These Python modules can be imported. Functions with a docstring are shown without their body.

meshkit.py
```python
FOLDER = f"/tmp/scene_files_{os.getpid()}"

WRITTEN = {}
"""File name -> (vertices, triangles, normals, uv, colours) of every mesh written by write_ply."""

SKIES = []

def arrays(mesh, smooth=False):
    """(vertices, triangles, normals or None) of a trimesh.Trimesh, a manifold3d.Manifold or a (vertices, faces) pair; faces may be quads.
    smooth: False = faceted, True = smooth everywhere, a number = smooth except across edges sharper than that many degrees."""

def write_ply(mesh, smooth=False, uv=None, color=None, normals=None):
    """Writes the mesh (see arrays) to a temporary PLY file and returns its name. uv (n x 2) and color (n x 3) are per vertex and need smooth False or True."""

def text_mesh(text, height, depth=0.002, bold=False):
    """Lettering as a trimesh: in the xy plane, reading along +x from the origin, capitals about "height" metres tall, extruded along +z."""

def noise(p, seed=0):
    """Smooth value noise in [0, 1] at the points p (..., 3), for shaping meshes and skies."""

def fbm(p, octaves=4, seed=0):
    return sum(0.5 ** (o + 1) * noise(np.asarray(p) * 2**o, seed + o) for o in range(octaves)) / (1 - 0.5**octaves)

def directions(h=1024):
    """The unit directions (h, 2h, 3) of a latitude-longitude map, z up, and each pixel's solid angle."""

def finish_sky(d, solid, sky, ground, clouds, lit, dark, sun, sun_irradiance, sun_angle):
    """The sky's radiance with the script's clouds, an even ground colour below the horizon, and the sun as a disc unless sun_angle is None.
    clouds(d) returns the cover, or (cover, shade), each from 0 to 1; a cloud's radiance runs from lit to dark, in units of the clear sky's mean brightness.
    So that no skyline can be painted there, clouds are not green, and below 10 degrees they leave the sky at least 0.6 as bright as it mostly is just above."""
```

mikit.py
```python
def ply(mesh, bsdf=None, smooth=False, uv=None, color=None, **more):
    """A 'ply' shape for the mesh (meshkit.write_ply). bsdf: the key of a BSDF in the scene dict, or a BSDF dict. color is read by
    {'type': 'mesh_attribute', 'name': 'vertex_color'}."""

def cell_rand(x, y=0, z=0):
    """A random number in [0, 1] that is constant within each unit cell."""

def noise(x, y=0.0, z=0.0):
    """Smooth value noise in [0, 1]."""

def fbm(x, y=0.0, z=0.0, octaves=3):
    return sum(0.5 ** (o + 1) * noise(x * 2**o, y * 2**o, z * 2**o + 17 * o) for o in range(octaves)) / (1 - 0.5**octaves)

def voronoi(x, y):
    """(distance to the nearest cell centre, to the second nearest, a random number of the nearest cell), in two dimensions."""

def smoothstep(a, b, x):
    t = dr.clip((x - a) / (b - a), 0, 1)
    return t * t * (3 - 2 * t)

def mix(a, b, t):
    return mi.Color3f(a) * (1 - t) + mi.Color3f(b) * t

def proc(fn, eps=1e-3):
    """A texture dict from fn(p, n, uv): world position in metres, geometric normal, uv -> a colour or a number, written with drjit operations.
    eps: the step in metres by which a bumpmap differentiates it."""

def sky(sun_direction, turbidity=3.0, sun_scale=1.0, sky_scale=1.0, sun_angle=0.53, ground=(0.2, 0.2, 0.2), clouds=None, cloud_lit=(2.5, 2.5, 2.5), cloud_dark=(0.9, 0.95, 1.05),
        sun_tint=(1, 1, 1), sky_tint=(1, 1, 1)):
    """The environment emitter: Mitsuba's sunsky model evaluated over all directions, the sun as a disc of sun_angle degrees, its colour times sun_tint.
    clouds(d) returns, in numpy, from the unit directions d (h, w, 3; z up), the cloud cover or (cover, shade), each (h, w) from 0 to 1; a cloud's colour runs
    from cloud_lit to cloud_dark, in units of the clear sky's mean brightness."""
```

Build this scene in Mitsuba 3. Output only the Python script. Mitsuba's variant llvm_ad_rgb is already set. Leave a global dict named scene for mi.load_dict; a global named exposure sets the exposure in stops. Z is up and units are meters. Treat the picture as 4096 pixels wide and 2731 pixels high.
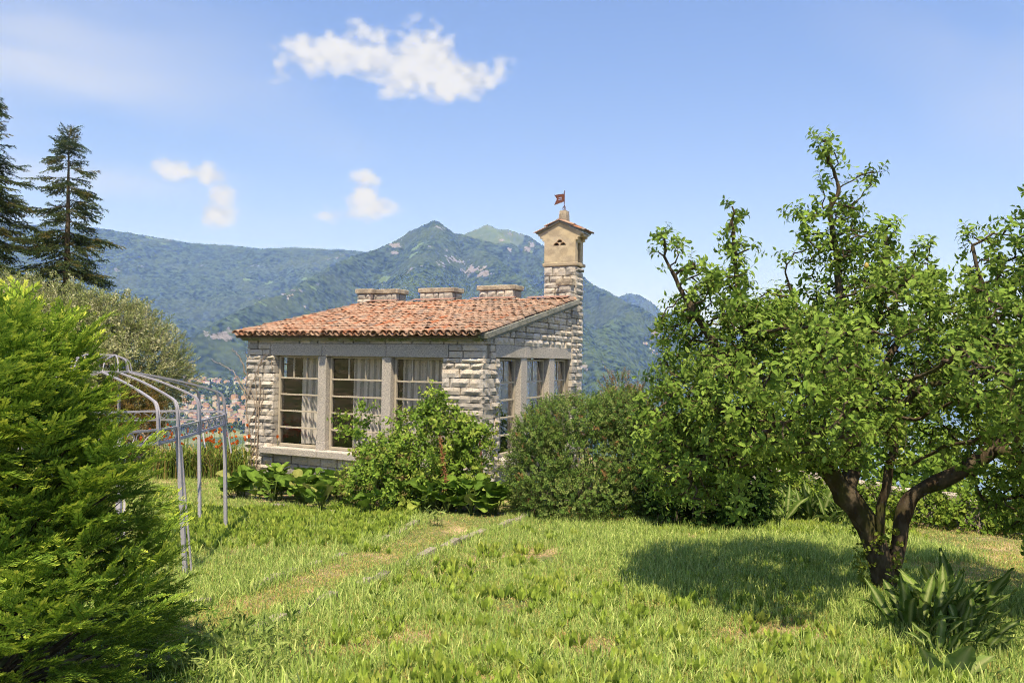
import math
import numpy as np
import drjit as dr
import mitsuba as mi
import trimesh
from scipy.spatial import cKDTree
import mikit
from mikit import proc, noise, fbm, smoothstep, mix, cell_rand, voronoi
from meshkit import fbm as nfbm, noise as nnoise

T = mi.ScalarTransform4f
scene, labels = {}, {}
exposure = 2.35
HAZE = {'type': 'rgb', 'value': [2.1e-5, 3.6e-5, 9.2e-5]}

# ---------------------------------------------------------------- camera, sky, sun, air
EYE = np.array([0.0, 0.0, 1.65])
PITCH, ROLL = math.radians(1.352), math.radians(0.855)
FWD = np.array([0, math.cos(PITCH), math.sin(PITCH)])
UP0 = np.array([0, -math.sin(PITCH), math.cos(PITCH)])
UPV = -np.array([1.0, 0, 0]) * math.sin(ROLL) + UP0 * math.cos(ROLL)
scene['camera'] = {'type': 'perspective', 'fov': math.degrees(2 * math.atan(2048 / 3095.2)), 'fov_axis': 'x',
                   'near_clip': 0.05, 'far_clip': 40000.0,
                   'to_world': T().look_at(origin=EYE.tolist(), target=(EYE + FWD * 10).tolist(), up=UPV.tolist()),
                   'medium': {'type': 'ref', 'id': 'air'}}
SUN_AZ, SUN_EL = math.radians(181.5), math.radians(60)
SUN = [math.sin(SUN_AZ) * math.cos(SUN_EL), math.cos(SUN_AZ) * math.cos(SUN_EL), math.sin(SUN_EL)]


def cloud_cover(d):
    """Fair-weather clouds: a bright cumulus, a few small ones, thin high streaks; azimuth (right of north) and elevation in degrees."""
    az = np.degrees(np.arctan2(d[..., 0], d[..., 1]))
    el = np.degrees(np.arcsin(np.clip(d[..., 2], -1, 1)))
    q = np.stack([d[..., 0] / (d[..., 2] + 0.25), d[..., 1] / (d[..., 2] + 0.25), 0 * az], -1)
    w1 = nfbm(np.stack([az * 0.55, el * 0.75, 0 * az + 3.1], -1), 5, 7)
    w2 = nfbm(np.stack([az * 0.22 + 9, el * 0.3, 0 * az + 8.4], -1), 4, 11)
    w3 = nfbm(np.stack([az * 1.6 + 5, el * 2.2, 0 * az + 6.1], -1), 5, 17)
    puff = np.full(az.shape, -1.0)
    core = np.zeros(az.shape)
    for (a, e, ra, re, k) in CLOUDS:
        r = np.sqrt(((az - a) / ra) ** 2 + ((el - e) / re) ** 2)
        puff = np.maximum(puff, (1.0 - r) * k)
        core = np.maximum(core, np.clip(1 - r, 0, 1) * k)
    dens = puff + (w1 - 0.5) * 1.5 + (w3 - 0.5) * 1.0 + 0.10
    cum = np.clip((dens + 0.02) / 0.8, 0, 1)
    cum = cum * (1.6 - 0.6 * cum) * np.clip((puff + 0.7) / 0.4, 0, 1)
    # scattered distant cumuli elsewhere round the sky
    other = nfbm(np.stack([az * 0.09, el * 0.16, 0 * az + 20.0], -1), 5, 23)
    away = np.clip((np.abs(az) - 45) / 15, 0, 1)
    far = np.clip((other - 0.60) / 0.1, 0, 1) * away * np.clip(el / 8, 0, 1) * np.clip((65 - el) / 15, 0, 1)
    c = np.maximum(cum * 0.97, far * 0.9)
    # cirrus veils, stretched
    s = nfbm(np.stack([q[..., 0] * 1.5 + q[..., 1] * 0.8, q[..., 1] * 3.6 - q[..., 0] * 1.9, 0 * az + 5.0], -1), 5, 31)
    s2 = nfbm(np.stack([q[..., 0] * 0.8, q[..., 1] * 0.9, 0 * az + 1.0], -1), 3, 37)
    veil = np.clip((s - 0.38) / 0.40, 0, 1) * np.clip((s2 - 0.36) / 0.25, 0, 1) * 0.55
    c = np.maximum(c, veil * np.clip(el / 6, 0, 1))
    shade = np.clip(0.30 - core * 0.25 + (0.5 - w3) * 2.2 + (0.5 - w1) * 0.8, 0, 1) * (c > veil)
    return c, shade


CLOUDS = [(-6.7, 21.0, 3.0, 2.5, 1.5), (-4.3, 19.9, 3.0, 1.7, 1.4), (-8.0, 20.2, 3.4, 1.7, 1.35), (-10.6, 20.6, 3.0, 1.4, 1.2), (-12.9, 20.9, 2.4, 1.3, 0.95), (-15.0, 20.6, 2.0, 1.1, 0.8),
          (-11.6, 22.6, 0.9, 0.6, 0.55), (-10.0, 22.3, 1.0, 0.5, 0.5), (-17.2, 19.9, 0.7, 0.8, 0.45), (-1.2, 20.7, 0.7, 0.8, 0.45),
          (-23.6, 12.2, 1.5, 0.8, 1.0), (-22.4, 12.3, 1.3, 0.5, 0.9), (-21.5, 12.2, 1.2, 0.7, 0.9), (-20.7, 10.9, 1.0, 1.1, 1.1), (-20.9, 9.7, 1.1, 0.9, 1.0),
          (-11.1, 11.4, 1.2, 0.9, 1.05), (-10.0, 10.8, 1.7, 0.8, 1.05), (-10.9, 12.8, 1.0, 0.4, 0.5), (-12.0, 10.2, 1.4, 0.4, 0.4)]
scene['sky'] = mikit.sky(SUN, turbidity=3.0, clouds=cloud_cover, cloud_lit=(1.62, 1.62, 1.66), cloud_dark=(1.08, 1.14, 1.30), ground=(0.16, 0.2, 0.12), sky_tint=(1.25, 1.04, 1.17))
labels['sky'] = {'label': 'blue summer sky with one large white cumulus cloud and thin veils', 'kind': 'structure'}


# ---------------------------------------------------------------- helpers
def rng_(s):
    return np.random.default_rng(s)


class MB:
    """Collects vertices, triangles and vertex colours of one mesh."""

    def __init__(self):
        self.v, self.f, self.c, self.n = [], [], [], 0

    def add(self, v, f, c=(1, 1, 1)):
        v, f = np.asarray(v, float), np.asarray(f, int)
        if len(f) == 0:
            return self
        if f.shape[1] == 4:
            f = np.vstack([f[:, [0, 1, 2]], f[:, [0, 2, 3]]])
        self.v.append(v)
        self.f.append(f + self.n)
        c = np.asarray(c, float)
        self.c.append(np.tile(c, (len(v), 1)) if c.ndim == 1 else c)
        self.n += len(v)
        return self

    def arrays(self):
        return np.vstack(self.v), np.vstack(self.f), np.vstack(self.c)

    def put(self, key, bsdf, smooth=False, color=False, to_world=None):
        v, f, c = self.arrays()
        scene[key] = mikit.ply((v, f), bsdf, smooth=smooth, **({'color': c} if color else {}))
        if to_world is not None:
            scene[key]['to_world'] = T(to_world)
        return key


def name_(key):
    """The key, with _001, _002 ... added when it is taken."""
    if key not in USED:
        USED[key] = 0
        return key
    USED[key] += 1
    return f'{key}_{USED[key]:03d}'


USED = {}


def tag(key, label=None, cat=None, group=None, kind=None):
    d = {k: v for k, v in (('label', label), ('category', cat), ('group', group), ('kind', kind)) if v}
    labels.setdefault(key, {}).update(d)
    return key


def tri_(f):
    f = np.asarray(f, int)
    return np.vstack([f[:, [0, 1, 2]], f[:, [0, 2, 3]]])


def box(x0, x1, y0, y1, z0, z1):
    v = np.array([[x, y, z] for x in (x0, x1) for y in (y0, y1) for z in (z0, z1)], float)
    return v, tri_([[0, 1, 3, 2], [4, 6, 7, 5], [0, 4, 5, 1], [2, 3, 7, 6], [0, 2, 6, 4], [1, 5, 7, 3]])


def chamfer_box(x0, x1, y0, y1, z0, z1, b=0.006):
    import manifold3d as m3
    pts = []
    for x, sx in ((x0, 1), (x1, -1)):
        for y, sy in ((y0, 1), (y1, -1)):
            for z, sz in ((z0, 1), (z1, -1)):
                pts += [(x + sx * b, y + sy * b, z), (x + sx * b, y, z + sz * b), (x, y + sy * b, z + sz * b)]
    m = m3.Manifold.hull_points(np.array(pts)).to_mesh()
    return np.array(m.vert_properties[:, :3], float), np.array(m.tri_verts, int)


def tube(p, r, sides=6, cap=True, twist=0.0):
    """A round (or, with four sides, square) bar along the points p."""
    p = np.asarray(p, float)
    n = len(p)
    r = np.broadcast_to(np.asarray(r, float), (n,))
    t = np.gradient(p, axis=0) if n > 2 else np.tile(p[1] - p[0], (2, 1))
    t /= np.linalg.norm(t, axis=1, keepdims=True) + 1e-12
    a = np.cross(t[0], [0, 0, 1.0] if abs(t[0][2]) < 0.9 else [1.0, 0, 0])
    a /= np.linalg.norm(a)
    A = np.zeros((n, 3))
    for i in range(n):
        a = a - t[i] * (a @ t[i])
        a /= np.linalg.norm(a) + 1e-12
        A[i] = a
    B = np.cross(t, A)
    ang = np.arange(sides) * 2 * np.pi / sides + twist
    v = p[:, None] + r[:, None, None] * (np.cos(ang)[None, :, None] * A[:, None] + np.sin(ang)[None, :, None] * B[:, None])
    i, j = np.meshgrid(np.arange(n - 1), np.arange(sides), indexing='ij')
    q = np.stack([i * sides + j, i * sides + (j + 1) % sides, (i + 1) * sides + (j + 1) % sides, (i + 1) * sides + j], -1).reshape(-1, 4)
    f = tri_(q)
    if cap:
        k = np.arange(1, sides - 1)
        f = np.vstack([f, np.stack([0 * k, k + 1, k], 1), np.stack([0 * k, k, k + 1], 1) + (n - 1) * sides])
    return v.reshape(-1, 3), f


def bez(*P, n=8):
    """Points of a Catmull-Rom curve through P."""
    P = np.asarray(P, float)
    Q = np.vstack([2 * P[0] - P[1], P, 2 * P[-1] - P[-2]])
    out = []
    for i in range(1, len(Q) - 2):
        t = np.linspace(0, 1, n, endpoint=False)[:, None]
        a, b, c, d = Q[i - 1], Q[i], Q[i + 1], Q[i + 2]
        out.append(0.5 * (2 * b + (c - a) * t + (2 * a - 5 * b + 4 * c - d) * t ** 2 + (3 * b - a - 3 * c + d) * t ** 3))
    return np.vstack(out + [P[-1:]])


def frames(zdir, rng, scale=1.0, roll=None, pos=None, up=None):
    """Stacked 4 x 4 matrices whose local z is zdir and whose local y leans to up (or is rolled at random)."""
    z = np.asarray(zdir, float)
    z = z / (np.linalg.norm(z, axis=1, keepdims=True) + 1e-12)
    n = len(z)
    ref = rng.normal(size=(n, 3)) if up is None else np.broadcast_to(np.asarray(up, float), (n, 3)) + rng.normal(size=(n, 3)) * 0.05
    x = np.cross(ref, z)
    x /= np.linalg.norm(x, axis=1, keepdims=True) + 1e-12
    y = np.cross(z, x)
    M = np.zeros((n, 4, 4))
    s = np.broadcast_to(np.asarray(scale, float), (n,))[:, None]
    M[:, :3, 0], M[:, :3, 1], M[:, :3, 2] = x * s, y * s, z * s
    M[:, 3, 3] = 1
    if pos is not None:
        M[:, :3, 3] = pos
    return M


def put_instances(key, groups, mats, which):
    for i, (m, w) in enumerate(zip(mats, which)):
        scene[f'{key}__{i + 1:05d}'] = {'type': 'instance', 'to_world': T(m), 'shapegroup': {'type': 'ref', 'id': groups[w]}}


def group_(key, mb, bsdf, smooth=False):
    v, f, c = mb.arrays()
    scene[key] = {'type': 'shapegroup', 'piece': mikit.ply((v, f), bsdf, smooth=smooth, color=c)}
    return key


def leaf(L, W, fold=0.25, droop=0.3, stations=((0.0, 0.0), (0.3, 0.42), (0.65, 0.5), (1.0, 0.0)), curl=0.0):
    """One leaf along +y, its face to +z; half-widths by station in units of W."""
    t = np.array([s[0] for s in stations])
    w = np.array([s[1] for s in stations]) * W
    y, z = L * t * (1 - 0.15 * droop * t), -droop * L * t ** 2
    n = len(t)
    mid = np.stack([0 * t, y, z], 1)
    lf = np.stack([-w, y, z + fold * w + curl * w * w / W], 1)
    rt = np.stack([w, y, z + fold * w + curl * w * w / W], 1)
    v = np.vstack([mid, lf[1:-1], rt[1:-1]])
    l, r = n, n + n - 2
    f = [[0, 1, l], [0, r, 1]]
    for i in range(1, n - 2):
        f += [[i, i + 1, l + i], [i, l + i, l + i - 1], [i, r + i, i + 1], [i, r + i - 1, r + i]]
    f += [[n - 2, n - 1, l + n - 3], [n - 2, r + n - 3, n - 1]]
    return v, np.array(f)


def turn(v, M):
    return v @ M[:3, :3].T + M[:3, 3]


def jitter_color(rng, lo, hi, k=0.12):
    t = rng.random()
    c = np.asarray(lo) * (1 - t) + np.asarray(hi) * t
    return np.clip(c * (1 + rng.normal() * k), 0.003, 0.95)


def twig(rng, n, length, L, W, lo, hi, spread=60, stem=(0.10, 0.075, 0.05), stem_r=0.002, rosette=0.0, fold=0.25, droop=0.3, stations=None, sides=3):
    """A leafy shoot along +z: n leaves round a stem, angled by spread degrees from it."""
    mb = MB()
    bend = rng.normal(size=2) * 0.12 * length
    tt = np.linspace(0, 1, 3)[:, None]
    path = np.hstack([bend[0] * tt ** 2, bend[1] * tt ** 2, length * tt])
    if stem_r:
        mb.add(*tube(path, np.linspace(stem_r, stem_r * 0.5, 3), sides, cap=False), stem)
    for i in range(n):
        t = rosette + (1 - rosette) * (i + rng.random() * 0.8) / n
        t = min(t, 1.0)
        p = np.array([bend[0] * t * t, bend[1] * t * t, length * t])
        a = i * 2.4 + rng.normal() * 0.4
        el = math.radians(90 - spread + rng.normal() * 16 + 30 * max(0, t - 0.7))
        d = np.array([math.cos(a) * math.cos(el), math.sin(a) * math.cos(el), math.sin(el)])
        s = rng.uniform(0.75, 1.15)
        kw = {'stations': stations} if stations else {}
        v, f = leaf(L * s, W * s, fold * rng.uniform(0.5, 1.5), droop * rng.uniform(0.2, 1.6), **kw)
        M = frames(d[None], rng, up=[0, 0, 1.0])[0]
        # leaf runs along +y of its own frame; turn that to d, its face upward
        R = np.eye(4)
        R[:3, 1] = d
        side = np.cross(d, [0, 0, 1.0] if abs(d[2]) < 0.95 else [1.0, 0, 0])
        side /= np.linalg.norm(side)
        tw = rng.normal() * 0.35
        nrm = np.cross(side, d)
        R[:3, 0] = side * math.cos(tw) + nrm * math.sin(tw)
        R[:3, 2] = np.cross(R[:3, 0], d)
        R[:3, 3] = p + d * L * 0.12
        mb.add(turn(v, R), f, jitter_color(rng, lo, hi))
    return mb


# ---------------------------------------------------------------- the house frame, the ground's height
HC = np.array([-0.579, 15.6, 0.0])
YAW = math.radians(63.933)
DF = np.array([-math.sin(YAW), math.cos(YAW), 0])      # along the front wall, to its far left end (u)
DS = np.array([math.cos(YAW), math.sin(YAW), 0])       # along the side wall, away (s)
HMAT = np.eye(4)
HMAT[:3, 0], HMAT[:3, 1], HMAT[:3, 3] = DF, DS, HC      # local (u, s, z) -> world


def lerp_(x, xs, ys):
    return np.interp(x, xs, ys)


def terrace_edge(x):
    return np.interp(x, [-60, -16, -9.5, -6, 3, 4.2, 5.0, 6.2, 7.2, 9, 30], [46, 34, 20.6, 19.3, 23.5, 15.6, 14.2, 13.0, 12.0, 10.5, 4])


def ground_z(x, y):
    x, y = np.asarray(x, float), np.asarray(y, float)
    z = -0.067 * np.minimum(y, 15.5) - 0.02 * np.clip(y - 15.5, 0, 40)
    z = z - 0.06 * np.exp(-((x + 3.6) ** 2 + (y - 8.2) ** 2) / 2.5)
    p = np.stack([x * 0.9, y * 0.9, 0 * x], -1)
    z = z + (nfbm(p, 3, 5) - 0.5) * 0.09 * np.clip((30 - np.hypot(x, y)) / 20, 0, 1)
    e = y - terrace_edge(x)
    drop = np.where(e > 0, 0.78 * e - 0.4 * np.minimum(e, 1.0), 0)
    low = -150 + np.clip((y - 1500) / 1500, 0, 1) * 62 * np.clip((600 - x) / 500, 0, 1)
    z = np.where(e > 0, np.maximum(z - drop, low), z)
    lake = np.clip((x - 120) / 60, 0, 1) * np.clip((y - 280) / 60, 0, 1)
    return z - lake * 14
# ---------------------------------------------------------------- materials of the house
def col(c):
    return {'type': 'rgb', 'value': list(c)}


def ts(b):
    return {'type': 'twosided', 'bsdf': b}


def diffuse_proc(key, fn, rough=0.9, spec=0.3):
    scene[key] = ts({'type': 'principled', 'base_color': proc(fn), 'roughness': rough, 'specular': spec})


def plain(key, c, rough=0.8, spec=0.3, metallic=0.0):
    scene[key] = ts({'type': 'principled', 'base_color': col(c), 'roughness': rough, 'specular': spec, 'metallic': metallic})


def stone_fn(base, warm, dark):
    def fn(p, n, uv):
        a = fbm(p.x * 5, p.y * 5, p.z * 5, 3)
        b = fbm(p.x * 28, p.y * 28, p.z * 28, 2)
        c = fbm(p.x * 1.3 + 7, p.y * 1.3, p.z * 1.3, 2)
        k = mix(base, warm, smoothstep(0.35, 0.7, a))
        k = mix(k, dark, smoothstep(0.55, 0.78, b) * 0.55)
        return mix(k, (0.24, 0.23, 0.20), smoothstep(0.52, 0.72, c) * 0.45)
    return fn


diffuse_proc('stone_pale', stone_fn((0.43, 0.41, 0.365), (0.48, 0.435, 0.355), (0.21, 0.195, 0.17)))
diffuse_proc('stone_cream', stone_fn((0.53, 0.50, 0.44), (0.47, 0.41, 0.325), (0.25, 0.23, 0.19)))
diffuse_proc('stone_grey', stone_fn((0.29, 0.285, 0.265), (0.38, 0.35, 0.30), (0.14, 0.14, 0.125)))
STONES = ['stone_pale', 'stone_cream', 'stone_grey', 'stone_pale']
diffuse_proc('mortar', lambda p, n, uv: mix((0.17, 0.155, 0.125), (0.30, 0.27, 0.215), fbm(p.x * 9, p.y * 9, p.z * 9, 3)))


def granite_fn(p, n, uv):
    s = noise(p.x * 75, p.y * 75, p.z * 75)
    s2 = noise(p.x * 140 + 9, p.y * 140, p.z * 140)
    st = fbm(p.x * 2.2, p.y * 2.2, p.z * 1.2, 3)
    k = mix((0.447, 0.418, 0.361), (0.310, 0.296, 0.273), smoothstep(0.40, 0.62, s))
    k = mix(k, (0.103, 0.104, 0.106), smoothstep(0.62, 0.78, s2) * 0.8)
    return mix(k, (0.258, 0.244, 0.194), smoothstep(0.5, 0.75, st) * 0.5)


scene['granite'] = ts({'type': 'bumpmap', 'scale': 1.0, 'tex': proc(lambda p, n, uv: 0.006 * noise(p.x * 60, p.y * 60, p.z * 60), 2e-3), 'bsdf': {'type': 'principled', 'base_color': proc(granite_fn), 'roughness': 0.85, 'specular': 0.3}})


def concrete_fn(p, n, uv):
    a = fbm(p.x * 6, p.y * 6, p.z * 6, 4)
    b = noise(p.x * 90, p.y * 90, p.z * 90)
    c = fbm(p.x * 1.7 + 3, p.y * 1.7, p.z * 1.7, 3)
    k = mix((0.46, 0.40, 0.28), (0.33, 0.28, 0.20), smoothstep(0.35, 0.65, a))
    k = mix(k, (0.20, 0.17, 0.13), smoothstep(0.62, 0.8, b) * 0.5)
    return mix(k, (0.52, 0.43, 0.26), smoothstep(0.5, 0.7, c) * 0.5)


diffuse_proc('tower_render', concrete_fn)
diffuse_proc('cap_concrete', lambda p, n, uv: mix(mix((0.40, 0.35, 0.26), (0.24, 0.21, 0.165), smoothstep(0.35, 0.65, fbm(p.x * 7, p.y * 7, p.z * 7, 3))), (0.12, 0.105, 0.085), smoothstep(0.58, 0.75, noise(p.x * 45, p.y * 45, p.z * 45)) * 0.6))
diffuse_proc('mossy_concrete', lambda p, n, uv: mix(mix((0.24, 0.23, 0.17), (0.13, 0.15, 0.06), smoothstep(0.35, 0.65, fbm(p.x * 3, p.y * 3, p.z * 3, 3))), (0.36, 0.34, 0.28), smoothstep(0.55, 0.75, noise(p.x * 30, p.y * 30, p.z * 30)) * 0.5))
diffuse_proc('grey_concrete', lambda p, n, uv: mix(mix((0.167, 0.179, 0.160), (0.236, 0.237, 0.205), smoothstep(0.35, 0.65, fbm(p.x * 5, p.y * 5, p.z * 5, 3))), (0.087, 0.096, 0.070), smoothstep(0.55, 0.75, fbm(p.x * 12, p.y * 12, p.z * 12, 2)) * 0.6))

TILE_W, TILE_E, ROOF_K, ROOF_Z = 0.176, 0.335, 0.2104, 2.165


def tile_fn(p, n, uv):
    x, y = p.x - HC[0], p.y - HC[1]
    u, s = x * DF[0] + y * DF[1], x * DS[0] + y * DS[1]
    i, j = dr.floor((u + 0.02) / TILE_W), dr.floor((s + 0.31) / TILE_E)
    r, r2 = cell_rand(i, j, 3), cell_rand(i, j, 8)
    k = mix((0.243, 0.129, 0.079), (0.312, 0.206, 0.142), smoothstep(0.15, 0.85, r))
    k = mix(k, (0.282, 0.106, 0.048), smoothstep(0.90, 0.93, r2))
    k = mix(k, (0.170, 0.129, 0.105), smoothstep(0.84, 0.88, cell_rand(i, j, 12)))
    blot = fbm(p.x * 7, p.y * 7, p.z * 7, 3)
    k = mix(k, (0.386, 0.282, 0.199), smoothstep(0.42, 0.72, blot) * 0.65)
    # grey lichen, thick towards the lower right of the roof
    area = fbm(u * 0.55 + 4, s * 0.55, 0, 3) + 0.16 * smoothstep(3.0, 0.2, u) - 0.06
    spots = fbm(p.x * 16, p.y * 16, p.z * 16, 2)
    k = mix(k, (0.187, 0.143, 0.108), smoothstep(0.44, 0.62, area) * smoothstep(0.36, 0.58, spots) * 0.8)
    return mix(k, (0.141, 0.112, 0.084), smoothstep(0.60, 0.74, fbm(p.x * 13 + 5, p.y * 13, p.z * 13, 2)) * 0.45)


diffuse_proc('roof_tile', tile_fn, 0.85)
plain('roof_deck', (0.10, 0.07, 0.05))
diffuse_proc('brown_metal', lambda p, n, uv: mix((0.20, 0.11, 0.085), (0.27, 0.17, 0.13), fbm(p.x * 8, p.y * 8, p.z * 8, 2)), 0.55, 0.5)
diffuse_proc('rust', lambda p, n, uv: mix((0.16, 0.055, 0.03), (0.07, 0.03, 0.025), fbm(p.x * 30, p.y * 30, p.z * 30, 2)), 0.8)
diffuse_proc('window_metal', lambda p, n, uv: mix((0.42, 0.38, 0.29), (0.30, 0.27, 0.21), fbm(p.x * 14, p.y * 14, p.z * 14, 3)), 0.55, 0.5)
scene['pane'] = {'type': 'thindielectric', 'int_ior': 1.5}
diffuse_proc('curtain_cloth', lambda p, n, uv: mix((0.58, 0.56, 0.52), (0.28, 0.28, 0.27), smoothstep(0.52, 0.60, uv.x * 11 - dr.floor(uv.x * 11))))
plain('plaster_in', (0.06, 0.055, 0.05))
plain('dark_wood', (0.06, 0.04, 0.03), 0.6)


# ---------------------------------------------------------------- stone pieces
def rock(x0, x1, y0, y1, z0, z1, rng, amp, cell=0.075, bulge=0.03):
    """A rough block: a box whose faces are subdivided and displaced, its middle standing proud of its edges."""
    lo, hi = np.array([x0, y0, z0]), np.array([x1, y1, z1])
    n = np.maximum(2, np.round((hi - lo) / cell).astype(int))
    vs, fs, at = [], [], 0
    for ax in range(3):
        b, c = (ax + 1) % 3, (ax + 2) % 3
        gb, gc = np.meshgrid(np.linspace(0, 1, n[b] + 1), np.linspace(0, 1, n[c] + 1), indexing='ij')
        for side in (0, 1):
            if ax == 1 and side == 1:
                continue                                   # the back is walled in
            q = np.zeros(gb.shape + (3,))
            q[..., ax], q[..., b], q[..., c] = side, gb, gc
            vs.append(q.reshape(-1, 3))
            i, j = np.meshgrid(np.arange(n[b]), np.arange(n[c]), indexing='ij')
            k = (i * (n[c] + 1) + j).ravel()
            quad = np.stack([k, k + n[c] + 1, k + n[c] + 2, k + 1], 1)
            fs.append(tri_(quad if side else quad[:, ::-1]) + at)
            at += len(vs[-1])
    q = np.vstack(vs)
    e = np.abs(q - 0.5) * 2
    p = lo + q * (hi - lo)
    sd = rng.uniform(0, 100, 3)
    d = np.stack([nnoise(p * 11 + sd + 31 * k, k) for k in range(3)], 1) - 0.5
    d2 = np.stack([nnoise(p * 27 + sd + 17 * k, k + 5) for k in range(3)], 1) - 0.5
    front = (1 - e[:, 0] ** 4) * (1 - e[:, 2] ** 4) * (q[:, 1] < 0.5)
    p[:, 1] -= front * (bulge * rng.uniform(0.3, 1.6) + amp * 1.6 * (d[:, 1] + 0.2) + amp * 1.3 * d2[:, 1])
    p += d * amp * np.array([0.5, 0.3, 0.35]) * (0.4 + 0.6 * (1 - front[:, None]))
    return p, np.vstack(fs)


def wall_stones(key, frame, spans, rng, amp=0.05, depth=0.16, proud=0.026, bulge=0.018, flat_above=None, lmin=0.2, lmax=0.48):
    """Courses of stones; spans: list of (z0, z1, a0, a1). frame(a, n, z) -> house local (u, s, z), n outward from the wall."""
    for (z0, z1, a0, a1) in spans:
        a = a0
        while a < a1 - 0.06:
            L = rng.uniform(lmin, lmax)
            b = a1 if a1 - (a + L) < 0.16 else a + L
            k = 0.45 if flat_above is not None and z0 >= flat_above else 1.0
            g = 0.009
            v, f = rock(a + g * 1.5, b - g * 1.5, -proud - rng.uniform(-0.012, 0.03), depth, z0 + g, z1 - g, rng, amp * k, bulge=bulge * k)
            w = frame(v[:, 0], -v[:, 1], v[:, 2])
            kk = name_(key)
            scene[kk] = mikit.ply((w, f), STONES[rng.integers(len(STONES))])
            scene[kk]['to_world'] = T(HMAT)
            a = b


def courses(z0, z1, rng, lo=0.115, hi=0.185):
    z, out = z0, []
    while z < z1 - 0.02:
        h = rng.uniform(lo, hi)
        t = z1 if z1 - (z + h) < 0.09 else z + h
        out.append((z, t))
        z = t
    return out


def front(a, n, z):
    return np.stack([a, -n, z], 1)


def side(a, n, z):
    return np.stack([-n, a, z], 1)


def hput(key, parts, bsdf, smooth=False):
    """Parts (v, f) in the house's (u, s, z) as one mesh."""
    mb = MB()
    for v, f in parts:
        mb.add(v, f)
    return mb.put(name_(key), bsdf, smooth, to_world=HMAT)


H = 'stone_house'
tag(H, 'rough stone garden house with a sloping tiled roof, tall windows and a chimney tower', 'house')
LEN, DEP, WT = 6.33, 5.5, 0.32
ZB, ZS, ZL, ZT = -1.35, -0.435, 1.67, 1.945      # foot, sill top, lintel foot and top
F_OPEN = [(4.22, 5.467), (2.476, 3.964), (0.936, 2.219)]
S_OPEN = [(0.697, 1.766), (2.102, 3.341), (3.696, 4.698)]
R = 0.15                                          # depth of the window planes behind the wall face

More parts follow.
